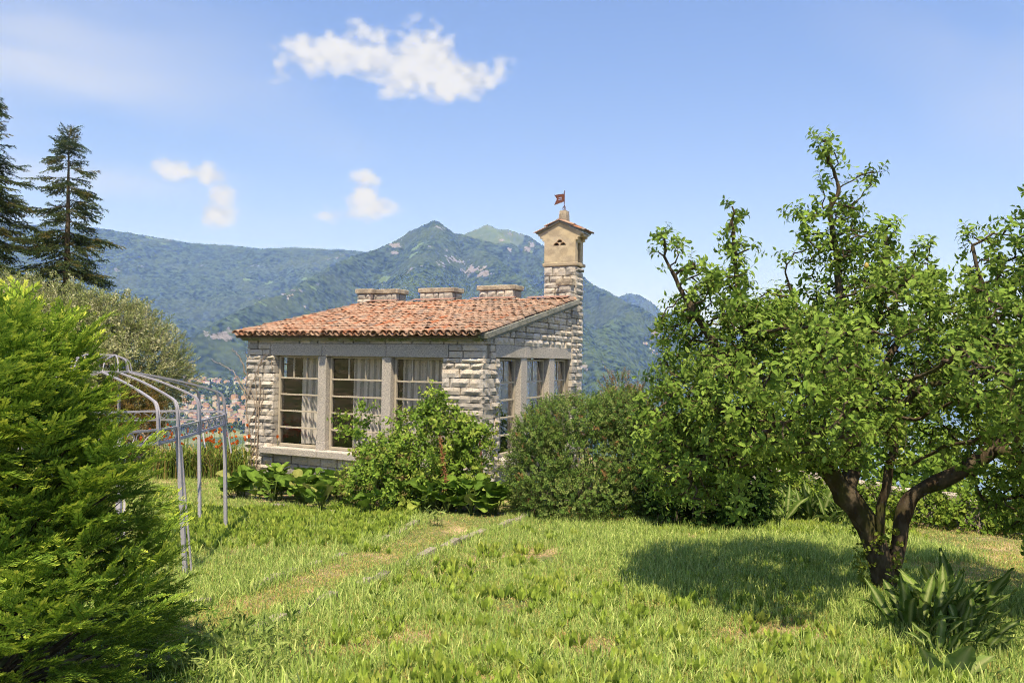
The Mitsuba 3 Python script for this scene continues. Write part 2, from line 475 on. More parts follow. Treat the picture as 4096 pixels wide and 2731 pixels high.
# walls' backing of mortar, behind the stones
hput(f'{H}__front_wall', [box(5.49, LEN - 0.02, 0.035, WT, ZB, 2.08), box(0.03, 0.915, 0.035, WT, ZB, 2.08), box(0.915, 5.49, 0.05, WT, ZB, ZS - 0.15), box(0.915, 5.49, 0.04, WT, ZT, 2.08)], 'mortar')
gab = MB()
for (a0, a1, z0, z1a, z1b) in ((0.32, 0.68, ZB, 2.12, 2.2), (4.72, DEP - 0.02, ZB, 3.12, 3.28), (0.68, 4.72, ZT, 2.2, 3.05), (0.68, 4.72, ZB, ZS - 0.15, ZS - 0.15), (0.03, 0.32, 2.0801, 2.11, 2.12)):
    v, f = box(0.04, WT, a0, a1, z0, z1a)
    v[(v[:, 1] == a1) & (v[:, 2] == z1a), 2] = z1b
    gab.add(v, f)
gab.put(f'{H}__side_wall', 'mortar', to_world=HMAT)
USED[f'{H}__side_wall'] = 0
r1 = rng_(41)
cs = courses(ZB, ZL, r1, 0.12, 0.19)
spans_f, spans_s = [], []
for i, (a, b) in enumerate(cs):
    spans_f += [(a, b, 5.467 + (0.0 if i % 2 else 0.0), LEN + 0.01)]
wall_stones(f'{H}__front_wall__stone', front, spans_f, r1, lmin=0.24, lmax=0.5)
# corner pier: the corner stone alternates header and stretcher
for i, (a, b) in enumerate(cs):
    lu, ls = ((0.52, 0.26), (0.28, 0.44))[i % 2]
    lu, ls = lu + r1.uniform(-0.05, 0.08), ls + r1.uniform(-0.04, 0.05)
    v, f = rock(-0.02, lu, -0.03, ls, a + 0.006, b - 0.006, r1, 0.05, bulge=0.018)
    wob = (nnoise(v * np.array([1, 9, 13]) + i * 7.7, 3) - 0.42) * 0.07
    v[:, 0] -= np.where(v[:, 0] < 0.05, wob, 0)
    kk = name_(f'{H}__front_wall__stone')
    scene[kk] = mikit.ply((v, f), STONES[r1.integers(4)])
    scene[kk]['to_world'] = T(HMAT)
    wall_stones(f'{H}__front_wall__stone', front, [(a, b, lu, 0.936)], r1, lmin=0.25, lmax=0.6)
    wall_stones(f'{H}__side_wall__stone', side, [(a, b, ls, 0.697)], r1, lmin=0.2, lmax=0.4)
# flatter stones in the band beside and over the lintel, and below the sill
wall_stones(f'{H}__front_wall__stone', front, [(1.67, 1.81, 5.61, LEN), (1.81, 1.945, 5.61, LEN), (1.67, 1.81, -0.01, 0.80), (1.81, 1.945, -0.01, 0.80), (1.945, 2.065, -0.01, LEN)], r1, amp=0.014, proud=0.012, bulge=0.008, lmin=0.2, lmax=0.5)
wall_stones(f'{H}__front_wall__stone', front, [(-0.80, ZS - 0.16, 0.936, 5.467), (-1.05, -0.80, 0.936, 5.467)], r1, amp=0.02, proud=0.0, bulge=0.02, lmin=0.3, lmax=0.6)
wall_stones(f'{H}__side_wall__stone', side, [(1.67, 1.81, 0.30, 0.53), (1.81, 1.955, 0.30, 0.53)], r1, amp=0.014, proud=0.012, bulge=0.008, lmin=0.2, lmax=0.4)
wall_stones(f'{H}__side_wall__stone', side, [(-1.0, -0.6, 0.70, 4.7)], r1, amp=0.02, proud=0.0, bulge=0.02, lmin=0.4, lmax=0.8)
# gable
z = 1.955
while z < 3.15:
    h = r1.uniform(0.13, 0.18)
    a0 = max(0.02, (z + h * 0.5 - 2.10) / ROOF_K)
    wall_stones(f'{H}__side_wall__stone', side, [(z, z + h, a0, 4.72)], r1, amp=0.026, proud=0.012, bulge=0.02, lmin=0.22, lmax=0.5)
    z += h
# far pier of the side wall, running on up as the corner of the chimney tower
for i, (a, b) in enumerate(courses(ZB, 4.08, r1, 0.12, 0.19)):
    m = r1.uniform(5.0, 5.2)
    wall_stones(f'{H}__side_wall__stone', side, [(a, b, 4.72, m), (a, b, m, DEP + 0.02)] if a < 3.2 else [(a, b, 4.98, DEP + 0.02)], r1, amp=0.035, lmin=0.6, lmax=0.7)

# concrete lintels, pillars, sills
g = 0.004
for a, b in ((0.80, 2.35), (2.35, 4.09), (4.09, 5.61)):
    hput(f'{H}__lintel', [chamfer_box(a + g, b - g, -0.03, WT - 0.02, ZL, ZT, 0.008)], 'granite')
for a, b in ((0.525, 1.93), (1.93, 3.52), (3.52, 5.01)):
    hput(f'{H}__lintel', [chamfer_box(-0.03, WT - 0.02, a + g, b - g, ZL + 0.02, ZT + 0.015, 0.008)], 'granite')
for a, b in ((3.964, 4.22), (2.219, 2.476)):
    hput(f'{H}__pillar', [chamfer_box(a + 0.012, b - 0.012, -0.012, 0.24, ZS + 0.2, ZL - 0.002, 0.01)], 'granite')
    hput(f'{H}__pillar_base', [chamfer_box(a, b, -0.024, 0.25, ZS, ZS + 0.198, 0.01)], 'granite')
for a, b in ((1.766, 2.102), (3.341, 3.696)):
    hput(f'{H}__pillar', [chamfer_box(-0.012, 0.24, a + 0.012, b - 0.012, ZS, ZL + 0.018, 0.01)], 'granite')
for a, b in ((0.75, 2.35), (2.35, 4.05), (4.05, 5.74)):
    hput(f'{H}__sill', [chamfer_box(a + g, b - g, -0.20, WT, ZS - 0.15, ZS, 0.012)], 'granite')
hput(f'{H}__sill', [chamfer_box(-0.20, WT, 0.62, 4.80, ZS - 0.155, ZS - 0.003, 0.012)], 'granite')


# windows: frame, rails, glazing bars and panes
def window(a0, a1, fr, ncol):
    w = name_(f'{H}__window')
    zt, zb = ZL - 0.005, ZS + 0.012
    rails = [zb + 0.10 + k * (zt - 0.60 - zb) / 4 for k in range(0, 5)]
    rails = [zb + 0.06, zb + 0.435, zb + 0.815, zb + 1.195, zb + 1.575]
    mb = MB()

    def bar(x0, x1, z0, z1, d0, d1, to):
        v, f = chamfer_box(x0, x1, d0, d1, z0, z1, 0.003)
        to.add(fr(v[:, 0], -v[:, 1], v[:, 2]), f)
    bar(a0, a0 + 0.05, zb, zt, R - 0.03, R + 0.04, mb)
    bar(a1 - 0.05, a1, zb, zt, R - 0.03, R + 0.04, mb)
    bar(a0 + 0.05, a1 - 0.05, zt - 0.045, zt, R - 0.03, R + 0.04, mb)
    bar(a0 + 0.05, a1 - 0.05, zb, zb + 0.06, R - 0.045, R + 0.04, mb)
    mb.put(f'{w}__frame', 'window_metal', to_world=HMAT)
    for zr in rails[1:]:
        b = MB()
        bar(a0 + 0.05, a1 - 0.05, zr - 0.017, zr + 0.017, R - 0.022, R + 0.025, b)
        b.put(name_(f'{w}__rail'), 'window_metal', to_world=HMAT)
    xs = np.linspace(a0 + 0.05, a1 - 0.05, ncol + 1)
    for x in xs[1:-1]:
        b = MB()
        bar(x - 0.013, x + 0.013, rails[4] + 0.017, zt - 0.045, R - 0.018, R + 0.02, b)
        b.put(name_(f'{w}__glazing_bar'), 'window_metal', to_world=HMAT)
    zz = rails + [zt - 0.045]
    for k in range(5):
        for j in range(ncol if k == 4 else 1):
            x0, x1 = (xs[j], xs[j + 1]) if k == 4 else (a0 + 0.05, a1 - 0.05)
            q = np.array([[x0 + 0.01, -R, zz[k] + 0.012], [x1 - 0.01, -R, zz[k] + 0.012], [x1 - 0.01, -R, zz[k + 1] - 0.012], [x0 + 0.01, -R, zz[k + 1] - 0.012]])
            v = fr(q[:, 0], q[:, 1], q[:, 2])
            MB().add(v, [[0, 1, 2], [0, 2, 3]]).put(name_(f'{w}__pane'), 'pane', to_world=HMAT)


for a0, a1 in F_OPEN:
    window(a0, a1, front, 3)
for a0, a1 in S_OPEN:
    window(a0, a1, side, 2)

# inside: floor, ceiling, far walls with their own window openings
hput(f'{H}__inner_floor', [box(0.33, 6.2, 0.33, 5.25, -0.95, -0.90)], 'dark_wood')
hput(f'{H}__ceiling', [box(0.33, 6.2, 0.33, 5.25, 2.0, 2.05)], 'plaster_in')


TOP = 2.05


def pierced(axis, c0, c1, a0, a1, holes):
    out, a = [], a0
    mk = (lambda x0, x1, z0, z1: box(x0, x1, c0, c1, z0, z1)) if axis == 0 else (lambda x0, x1, z0, z1: box(c0, c1, x0, x1, z0, z1))
    for h0, h1, z0, z1 in holes:
        out += [mk(a, h0, ZB, TOP), mk(h0, h1, ZB, z0), mk(h0, h1, z1, TOP)]
        a = h1
    return out + [mk(a, a1, ZB, TOP)]


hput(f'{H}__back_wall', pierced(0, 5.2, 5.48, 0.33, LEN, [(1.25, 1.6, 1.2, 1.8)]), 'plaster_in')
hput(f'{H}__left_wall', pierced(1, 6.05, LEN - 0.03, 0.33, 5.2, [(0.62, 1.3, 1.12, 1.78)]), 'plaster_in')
bars = [box(6.10, 6.14, 0.93, 0.97, 1.12, 1.78), box(6.105, 6.135, 0.62, 1.3, 1.44, 1.47), box(1.38, 1.42, 5.3, 5.34, 0.85, 1.8), box(0.9, 1.9, 5.305, 5.335, 1.3, 1.33)]
hput(f'{H}__inner_window_frame', bars, 'dark_wood')


# curtains: pleated striped cloth hanging inside the windows
def curtain(a0, a1, fr, label, seed, ztop=1.9, zbot=-0.38):
    key = name_('curtain')
    rg = rng_(seed)
    n = max(30, int((a1 - a0) * 90))
    a = np.linspace(0, 1, n)
    ph = np.cumsum(rg.uniform(0.6, 1.4, n)) / n * 2 * np.pi * (a1 - a0) * 9
    zz = np.linspace(zbot, ztop, 9)
    V, UV = [], []
    for z in zz:
        k = (ztop - z) / (ztop - zbot)
        d = 0.035 * np.sin(ph + 0.5 * k) * (0.6 + 0.4 * k) + 0.02 * np.sin(a * 7 + k * 2)
        x = a0 + (a1 - a0) * a + 0.01 * np.cos(ph) + 0.03 * k * np.sin(a * 3)
        V.append(fr(x, -(R + 0.34) + d * 1.4, np.full(n, z)))
        UV.append(np.stack([a * (a1 - a0) * 1.35, np.full(n, k)], 1))
    i, j = np.meshgrid(np.arange(8), np.arange(n - 1), indexing='ij')
    q = (i * n + j).ravel()
    scene[key] = mikit.ply((np.vstack(V), tri_(np.stack([q, q + 1, q + n + 1, q + n], 1))), 'curtain_cloth', smooth=True, uv=np.vstack(UV))
    scene[key]['to_world'] = T(HMAT)
    tag(key, label, 'curtain')


curtain(4.24, 5.02, front, 'grey striped curtain in the front window nearest the bare climber', 1)
curtain(2.5, 3.55, front, 'grey striped curtain in the middle front window', 2)
curtain(0.96, 2.2, front, 'grey striped curtain drawn across the front window next to the house corner', 3)
curtain(0.78, 1.72, side, 'pale curtain in the side window next to the house corner', 4)
curtain(2.75, 3.2, side, 'narrow pale curtain in the middle side window', 5)
curtain(3.8, 4.3, side, 'narrow pale curtain in the side window next to the chimney tower', 6)
# ---------------------------------------------------------------- roof
def roof_pt(u, s, h):
    k = math.hypot(1, ROOF_K)
    return np.stack([u, s - h * ROOF_K / k, ROOF_Z + ROOF_K * s + h / k], -1)


def barrel(rg, r0=0.094, r1=0.078, L=0.42, t=0.016, up=True, nseg=6):
    """A half-round clay tile lying along +s from its lower end, with its thickness showing there."""
    out = []
    a = np.linspace(0.02, math.pi - 0.02, nseg + 1)
    rows = []
    for (y, r) in ((0.0, r0), (L, r1)):
        for rr in (r, r - t):
            x, h = rr * np.cos(a), rr * np.sin(a) * 0.86
            rows.append(np.stack([x, np.full_like(x, y), h if up else -h], 1))
    v = np.vstack(rows)
    m = nseg + 1
    k = np.arange(nseg)
    o0, i0, o1, i1 = 0, m, 2 * m, 3 * m
    f = [np.stack([o0 + k, o0 + k + 1, o1 + k + 1, o1 + k], 1), np.stack([i0 + k, i1 + k, i1 + k + 1, i0 + k + 1], 1), np.stack([o0 + k, i0 + k, i0 + k + 1, o0 + k + 1], 1)]
    return v, tri_(np.vstack(f))


U0, U1, S0, S1 = -0.12, 6.62, -0.29, 4.95
NU, NS = int(round((U1 - U0) / TILE_W)), int((S1 - S0) / TILE_E) + 1
r2 = rng_(77)
pans, rest, n_t = MB(), MB(), 0
slope = math.atan(ROOF_K)
for j in range(NS):
    for i in range(NU):
        for up in (False, True):
            u = U0 + (i + 0.5 + (0.5 if not up else 0)) * TILE_W
            if not up and i == NU - 1:
                continue
            s = S0 + j * TILE_E + r2.normal() * 0.02
            if not up:
                s -= 0.02
            if s > S1 - 0.28:
                continue
            v, f = barrel(r2, r0=(0.089 if up else 0.086) * r2.uniform(0.95, 1.05), r1=0.078, up=up)
            tw = r2.normal() * 0.035
            v = np.stack([v[:, 0] * math.cos(tw) - v[:, 1] * math.sin(tw), v[:, 0] * math.sin(tw) + v[:, 1] * math.cos(tw), v[:, 2] + v[:, 1] * (-0.05 + r2.normal() * 0.008)], 1)
            w = roof_pt(u + v[:, 0] + r2.normal() * 0.006, s + v[:, 1], v[:, 2] + (0.066 if up else 0.090) + r2.normal() * 0.005)
            if up and n_t < 298:
                MB().add(w, f).put(name_(f'{H}__roof__tile'), 'roof_tile', 35, to_world=HMAT)
                n_t += 1
            else:
                (rest if up else pans).add(w, f)
rest.put(f'{H}__roof__upper_tiles', 'roof_tile', 35, to_world=HMAT)
pans.put(f'{H}__roof__channel_tiles', 'roof_tile', 35, to_world=HMAT)
tag(f'{H}__roof__upper_tiles', kind='stuff')
tag(f'{H}__roof__channel_tiles', kind='stuff')


def sloped(u0, u1, s0, s1, h0, h1):
    v = np.vstack([roof_pt(np.array([u0, u1, u1, u0]), np.array([s0, s0, s1, s1]), np.full(4, h)) for h in (h0, h1)])
    return v, tri_([[0, 3, 2, 1], [4, 5, 6, 7], [0, 1, 5, 4], [1, 2, 6, 5], [2, 3, 7, 6], [3, 0, 4, 7]])


hput(f'{H}__roof', [sloped(0.02, 6.5, -0.22, 5.3, -0.045, -0.005)], 'roof_deck')
USED[f'{H}__roof'] = 0
hput(f'{H}__eave_cornice', [box(-0.0, 6.52, -0.20, 0.04, 2.068, 2.125), box(0.0, 6.42, -0.10, 0.04, 2.01, 2.066)], 'mossy_concrete')
hput(f'{H}__verge_cornice', [sloped(-0.15, 0.03, -0.12, 4.98, -0.075, 0.03), sloped(-0.085, 0.03, -0.02, 4.98, -0.15, -0.077)], 'grey_concrete')
hput(f'{H}__verge_cornice', [sloped(6.34, 6.46, -0.12, 4.98, -0.12, 0.02)], 'grey_concrete')


lwg = MB()
v, f = box(6.05, LEN - 0.03, 0.33, 5.2, 2.051, 2.16)
v[(v[:, 1] > 5) & (v[:, 2] > 2.1), 2] = ROOF_Z + ROOF_K * 5.2 - 0.06
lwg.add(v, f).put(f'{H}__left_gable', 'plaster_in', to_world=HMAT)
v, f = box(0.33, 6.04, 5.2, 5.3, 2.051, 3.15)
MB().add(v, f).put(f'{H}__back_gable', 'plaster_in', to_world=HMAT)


# low stone stacks along the back edge of the roof
def stack(u0, u1, s0, s1, ztop, jut=None):
    k = name_(f'{H}__roof_stack')
    zb = ROOF_Z + ROOF_K * s0 - 0.12
    blocks = [(u0, u1, s0, s1)] + ([jut] if jut else [])
    hput(k, [box(a + 0.04, b - 0.04, c + 0.04, d - 0.04, zb, ztop - 0.13) for a, b, c, d in blocks], 'mortar')
    for a, b, c, d in blocks:
        for (z0, z1) in courses(zb, ztop - 0.135, r2, 0.12, 0.17):
            wall_stones(f'{k}__stone', lambda x, n, z, c=c: np.stack([x, c - n, z], 1), [(z0, z1, a, b)], r2, amp=0.03, proud=0.0, depth=0.14, lmin=0.16, lmax=0.32)
            wall_stones(f'{k}__stone', lambda x, n, z, a=a: np.stack([a - n, x, z], 1), [(z0, z1, c + 0.15, d)], r2, amp=0.02, proud=0.0, depth=0.1, lmin=0.2, lmax=0.4)
    caps = [chamfer_box(u0 - 0.05, u1 + 0.05, s0 - 0.05, s1 + 0.05, ztop - 0.13, ztop, 0.015)]
    if jut:
        caps = [chamfer_box(u0 - 0.05, jut[0] - 0.052, s0 - 0.05, s1 + 0.05, ztop - 0.13, ztop, 0.015), chamfer_box(jut[0] - 0.05, jut[1] + 0.05, jut[2] - 0.05, s1 + 0.05, ztop - 0.132, ztop + 0.002, 0.015)]
    hput(f'{k}__cap', caps, 'cap_concrete')
    # brown metal flashing at its foot
    hput(f'{k}__flashing', [sloped(u0 - 0.12, u1 + 0.12, s0 - 0.3, s0 - 0.02, 0.155, 0.165)], 'brown_metal')


stack(5.46, 6.22, 4.85, 5.35, 3.65, jut=(6.22, 6.70, 4.62, 5.2))
stack(3.58, 4.66, 4.85, 5.35, 3.64)
stack(1.70, 2.76, 4.85, 5.35, 3.66)

# chimney tower
TW = f'{H}__chimney_tower'
TU0, TU1, TS0, TS1 = -0.03, 0.875, 4.98, 5.50
hput(TW, [box(TU0 + 0.05, TU1 - 0.04, TS0 + 0.05, TS1, 2.6, 4.12)], 'mortar')
tower_face = lambda x, n, z: np.stack([x, TS0 - n, z], 1)
for (z0, z1) in courses(3.10, 4.12, r2, 0.10, 0.20):
    wall_stones(f'{TW}__stone', tower_face, [(z0, z1, TU0, TU1)], r2, amp=0.035, proud=0.0, depth=0.2, lmin=0.14, lmax=0.4)
    wall_stones(f'{TW}__stone', lambda x, n, z: np.stack([TU1 + n, x, z], 1), [(z0, z1, TS0 + 0.2, TS1)], r2, amp=0.02, proud=0.0, depth=0.1, lmin=0.3, lmax=0.4)
# the shoulder with its ledge, in front of the tower at the verge
for (z0, z1) in courses(3.05, 3.62, r2, 0.14, 0.2):
    wall_stones(f'{TW}__stone', lambda x, n, z: np.stack([x, 4.76 - n, z], 1), [(z0, z1, 0.0, 0.36)], r2, amp=0.03, proud=0.0, depth=0.2, lmin=0.15, lmax=0.25)
v, f = rock(-0.02, 0.42, 4.70, 5.0, 3.60, 3.76, r2, 0.02, bulge=0.01)
MB().add(v, f).put(f'{TW}__ledge', 'cap_concrete', to_world=HMAT)
hput(f'{TW}__band', [chamfer_box(TU0 - 0.05, TU1 + 0.04, TS0 - 0.05, TS1 + 0.05, 4.12, 4.21, 0.015)], 'tower_render')
# rendered head: front and back slabs with the triple vent, open sides, corbelled eaves
import shapely.geometry as sg
import shapely.affinity as sa
uc = 0.43
prof = [(-0.44, 4.21), (0.44, 4.21), (0.44, 4.80), (0.50, 4.80), (0.50, 4.87), (0.56, 4.87), (0.56, 4.94), (0.62, 4.94), (0.62, 4.985), (0.0, 5.27), (-0.62, 4.985), (-0.62, 4.94), (-0.56, 4.94), (-0.56, 4.87), (-0.50, 4.87), (-0.50, 4.80), (-0.44, 4.80)]
arcs = lambda cx, cz, r, n=10: sg.Polygon([(cx + r * math.cos(t), cz + r * math.sin(t)) for t in np.linspace(0, math.pi, n)])
vent = sg.MultiPolygon([arcs(-0.094, 4.665, 0.078), arcs(0.094, 4.665, 0.078), arcs(0.0, 4.748, 0.074)])
face = sg.Polygon(prof).difference(vent)
head = MB()
for s0, s1 in ((TS0 - 0.02, TS0 + 0.10), (TS1 - 0.10, TS1 + 0.02)):
    m = trimesh.creation.extrude_polygon(face, s1 - s0, engine='earcut')
    v = np.array(m.vertices)
    head.add(np.stack([uc + v[:, 0], s0 + v[:, 2], v[:, 1]], 1), m.faces)
head.put(f'{TW}__head', 'tower_render', to_world=HMAT)
hput(f'{TW}__side_post', [box(uc + q * 0.44 - (0.08 if q > 0 else 0), uc + q * 0.44 + (0 if q > 0 else 0.08), a, b, 4.21, 4.85) for q in (-1, 1) for a, b in ((TS0 + 0.101, TS0 + 0.16), (TS1 - 0.16, TS1 - 0.101))] + [box(uc - 0.44, uc - 0.35, TS0 + 0.16, TS1 - 0.16, 4.75, 4.94), box(uc + 0.35, uc + 0.44, TS0 + 0.16, TS1 - 0.16, 4.75, 4.94), box(uc + 0.30, uc + 0.345, TS0 + 0.101, TS1 - 0.101, 4.211, 4.75)], 'tower_render')
hput(f'{TW}__corbel', [box(uc + q * 0.47 - 0.03, uc + q * 0.47 + 0.03, TS0 + 0.101, TS1 - 0.101, 4.94 + 0 * q, 4.975) for q in (-1, 1)] + [box(uc + q * 0.56 - 0.06, uc + q * 0.56 + 0.06, TS0 + 0.101, TS1 - 0.101, 4.90, 4.955) for q in (-1, 1)], 'tower_render')
ring = MB()
for cx, cz, r in ((-0.094, 4.665, 0.078), (0.094, 4.665, 0.078), (0.0, 4.748, 0.074)):
    t = np.linspace(0, math.pi, 10)
    ring.add(*tube(np.stack([uc + cx + r * np.cos(t), np.full(10, TS0 - 0.02), cz + r * np.sin(t)], 1), 0.010, 5))
ring.put(f'{TW}__vent_rim', 'roof_tile', to_world=HMAT)
# stone slabs and clay tiles of the little gable roof
for q in (-1, 1):
    a = math.atan2(0.285, 0.62)
    for kind, h0, h1, l0, l1, e in (('slab', 0.0, 0.055, 0.0, 0.70, 0.07),):
        for k in range(2):
            x0, x1 = l0 + k * (l1 - l0) / 2, l0 + (k + 1) * (l1 - l0) / 2
            v, f = rock(x0 + 0.003, x1 - 0.003, TS0 - e, TS1 + e, h0, h1 + 0.006 * k, r2, 0.012, 0.09, 0.006)
            w = np.stack([uc + q * (v[:, 0] * math.cos(a) + v[:, 2] * math.sin(a) * (1)), v[:, 1], 5.275 - v[:, 0] * math.sin(a) + v[:, 2] * math.cos(a)], 1)
            MB().add(w, f).put(name_(f'{TW}__slab'), 'grey_concrete', to_world=HMAT)
    for c in range(4):
        for k in range(2):
            v, f = barrel(r2, 0.10, 0.085, 0.44, 0.016, True)
            x = 0.76 - k * 0.34 - v[:, 1]
            y = TS0 - 0.02 + c * 0.18 + v[:, 0]
            h = 0.062 + v[:, 2] * 0.55 - v[:, 1] * 0.06 + r2.normal() * 0.004 + 0.012 * k
            w = np.stack([uc + q * (x * math.cos(a) + h * math.sin(a)), y, 5.275 - x * math.sin(a) + h * math.cos(a)], 1)
            MB().add(w, f).put(name_(f'{TW}__tile'), 'roof_tile', 35, to_world=HMAT)
v, f = rock(uc - 0.12, uc + 0.12, TS0 + 0.12, TS1 - 0.12, 5.24, 5.62, r2, 0.02, 0.08, 0.01)
k_ = 1 - 0.25 * (v[:, 2] - 5.24) / 0.38
v[:, 0], v[:, 1] = uc + (v[:, 0] - uc) * k_, 5.24 + (v[:, 1] - 5.24) * k_
MB().add(v, f).put(f'{TW}__finial', 'cap_concrete', to_world=HMAT)
v2, f2 = barrel(r2, 0.09, 0.09, 0.62, 0.016, True)
MB().add(np.stack([uc + v2[:, 0], TS0 - 0.09 + v2[:, 1], 5.31 + v2[:, 2] * 0.7], 1), f2).put(f'{TW}__ridge_tile', 'roof_tile', 35, to_world=HMAT)
hput(f'{TW}__flashing', [sloped(0.0, 1.15, 4.45, 4.74, 0.155, 0.166), box(0.0, 0.9, 4.955, 4.975, 3.15, 3.26)], 'brown_metal')

# weather vane on top
WV = 'weather_vane'
tag(WV, 'small rusty iron weather vane with a swallow-tailed flag on the chimney tower', 'weather vane')
wv = lambda x, y, z: np.array([uc + x, 5.24 + y, z])
MB().add(*tube([wv(0, 0, 5.60), wv(0, 0, 6.16)], 0.011, 6)).add(*tube([wv(-0.02, 0, 6.12), wv(0.02, 0, 6.12)], 0.008, 5)).put(f'{WV}__mast', 'rust', to_world=HMAT)
sc = MB()
for q in range(4):
    t = np.linspace(-0.5 * math.pi, 0.9 * math.pi, 12)
    rr = 0.032 - 0.010 * (t + 1.57) / 4.4
    ca, sa_ = math.cos(q * math.pi / 2 + 0.4), math.sin(q * math.pi / 2 + 0.4)
    x = 0.026 + rr * np.cos(t)
    sc.add(*tube(np.stack([uc + x * ca, 5.24 + x * sa_, 5.69 + rr * 1.6 * np.sin(t)], 1), 0.007, 5))
sc.put(f'{WV}__scroll', 'rust', to_world=HMAT)
star = sa.translate(sg.MultiPolygon([sa.rotate(sg.Polygon([(0.008, 0), (0.04, 0.016), (0.05, 0), (0.04, -0.016)]), b, origin=(0, 0)) for b in (45, 135, 225, 315)]), 0.115, 0.115)
flag = sg.Polygon([(0.012, 0.015), (0.012, 0.225), (0.27, 0.25), (0.20, 0.125), (0.27, -0.02)]).difference(star)
m = trimesh.creation.extrude_polygon(flag, 0.006, engine='earcut')
v = np.array(m.vertices)
ang = 0.35
MB().add(np.stack([uc + v[:, 0] * math.cos(ang), 5.24 - v[:, 0] * math.sin(ang) + v[:, 2], 5.86 + v[:, 1] - v[:, 0] * 0.22], 1), m.faces).put(f'{WV}__flag', 'rust', to_world=HMAT)
# ---------------------------------------------------------------- ground and mountains
def graded(lo, a, b, hi, step, g=1.16):
    x, s, right = b, step, []
    while x < hi:
        s *= g
        x += s
        right.append(min(x, hi))
    x, s, left = a, step, []
    while x > lo:
        s *= g
        x -= s
        left.append(max(x, lo))
    return np.array(left[::-1] + list(np.arange(a, b + step / 2, step)) + right)


gx, gy = graded(-15000, -8.4, 9.0, 15000, 0.16), graded(-400, 2.0, 22.0, 15000, 0.16)
GX, GY = np.meshgrid(gx, gy, indexing='ij')
gv = np.stack([GX.ravel(), GY.ravel(), ground_z(GX, GY).ravel()], 1)
i, j = np.meshgrid(np.arange(len(gx) - 1), np.arange(len(gy) - 1), indexing='ij')
k = (i * len(gy) + j).ravel()
gf = tri_(np.stack([k, k + len(gy), k + len(gy) + 1, k + 1], 1))


def ground_fn(p, n, uv):
    a = fbm(p.x * 1.6, p.y * 1.6, 0, 4)
    b = fbm(p.x * 22, p.y * 22, 0, 3)
    k = mix((0.085, 0.105, 0.03), (0.23, 0.17, 0.095), smoothstep(0.42, 0.66, a * 0.6 + b * 0.4))
    k = mix(k, (0.31, 0.235, 0.14), smoothstep(0.58, 0.72, a))
    c = fbm(p.x * 0.012, p.y * 0.012, 0, 5)
    far = mix((0.045, 0.075, 0.03), (0.13, 0.15, 0.075), smoothstep(0.42, 0.62, c))
    return mix(k, far, smoothstep(40, 140, p.y - 0.2 * dr.abs(p.x)))


diffuse_proc('ground_soil', ground_fn)
scene['ground'] = mikit.ply((gv, gf), 'ground_soil', smooth=True)
tag('ground', 'sloping garden lawn ground with dry bare patches', kind='structure')

scene['lake_water'] = ts({'type': 'principled', 'base_color': col((0.03, 0.07, 0.10)), 'roughness': 0.08, 'specular': 0.6})
lw = MB()
lw.add([[120, 250, -152.5], [14900, 250, -152.5], [14900, 14900, -152.5], [120, 14900, -152.5]], [[0, 1, 2], [0, 2, 3]])
lw.put('lake', 'lake_water')
tag('lake', 'blue lake far below, glimpsed behind the pear tree', kind='structure')

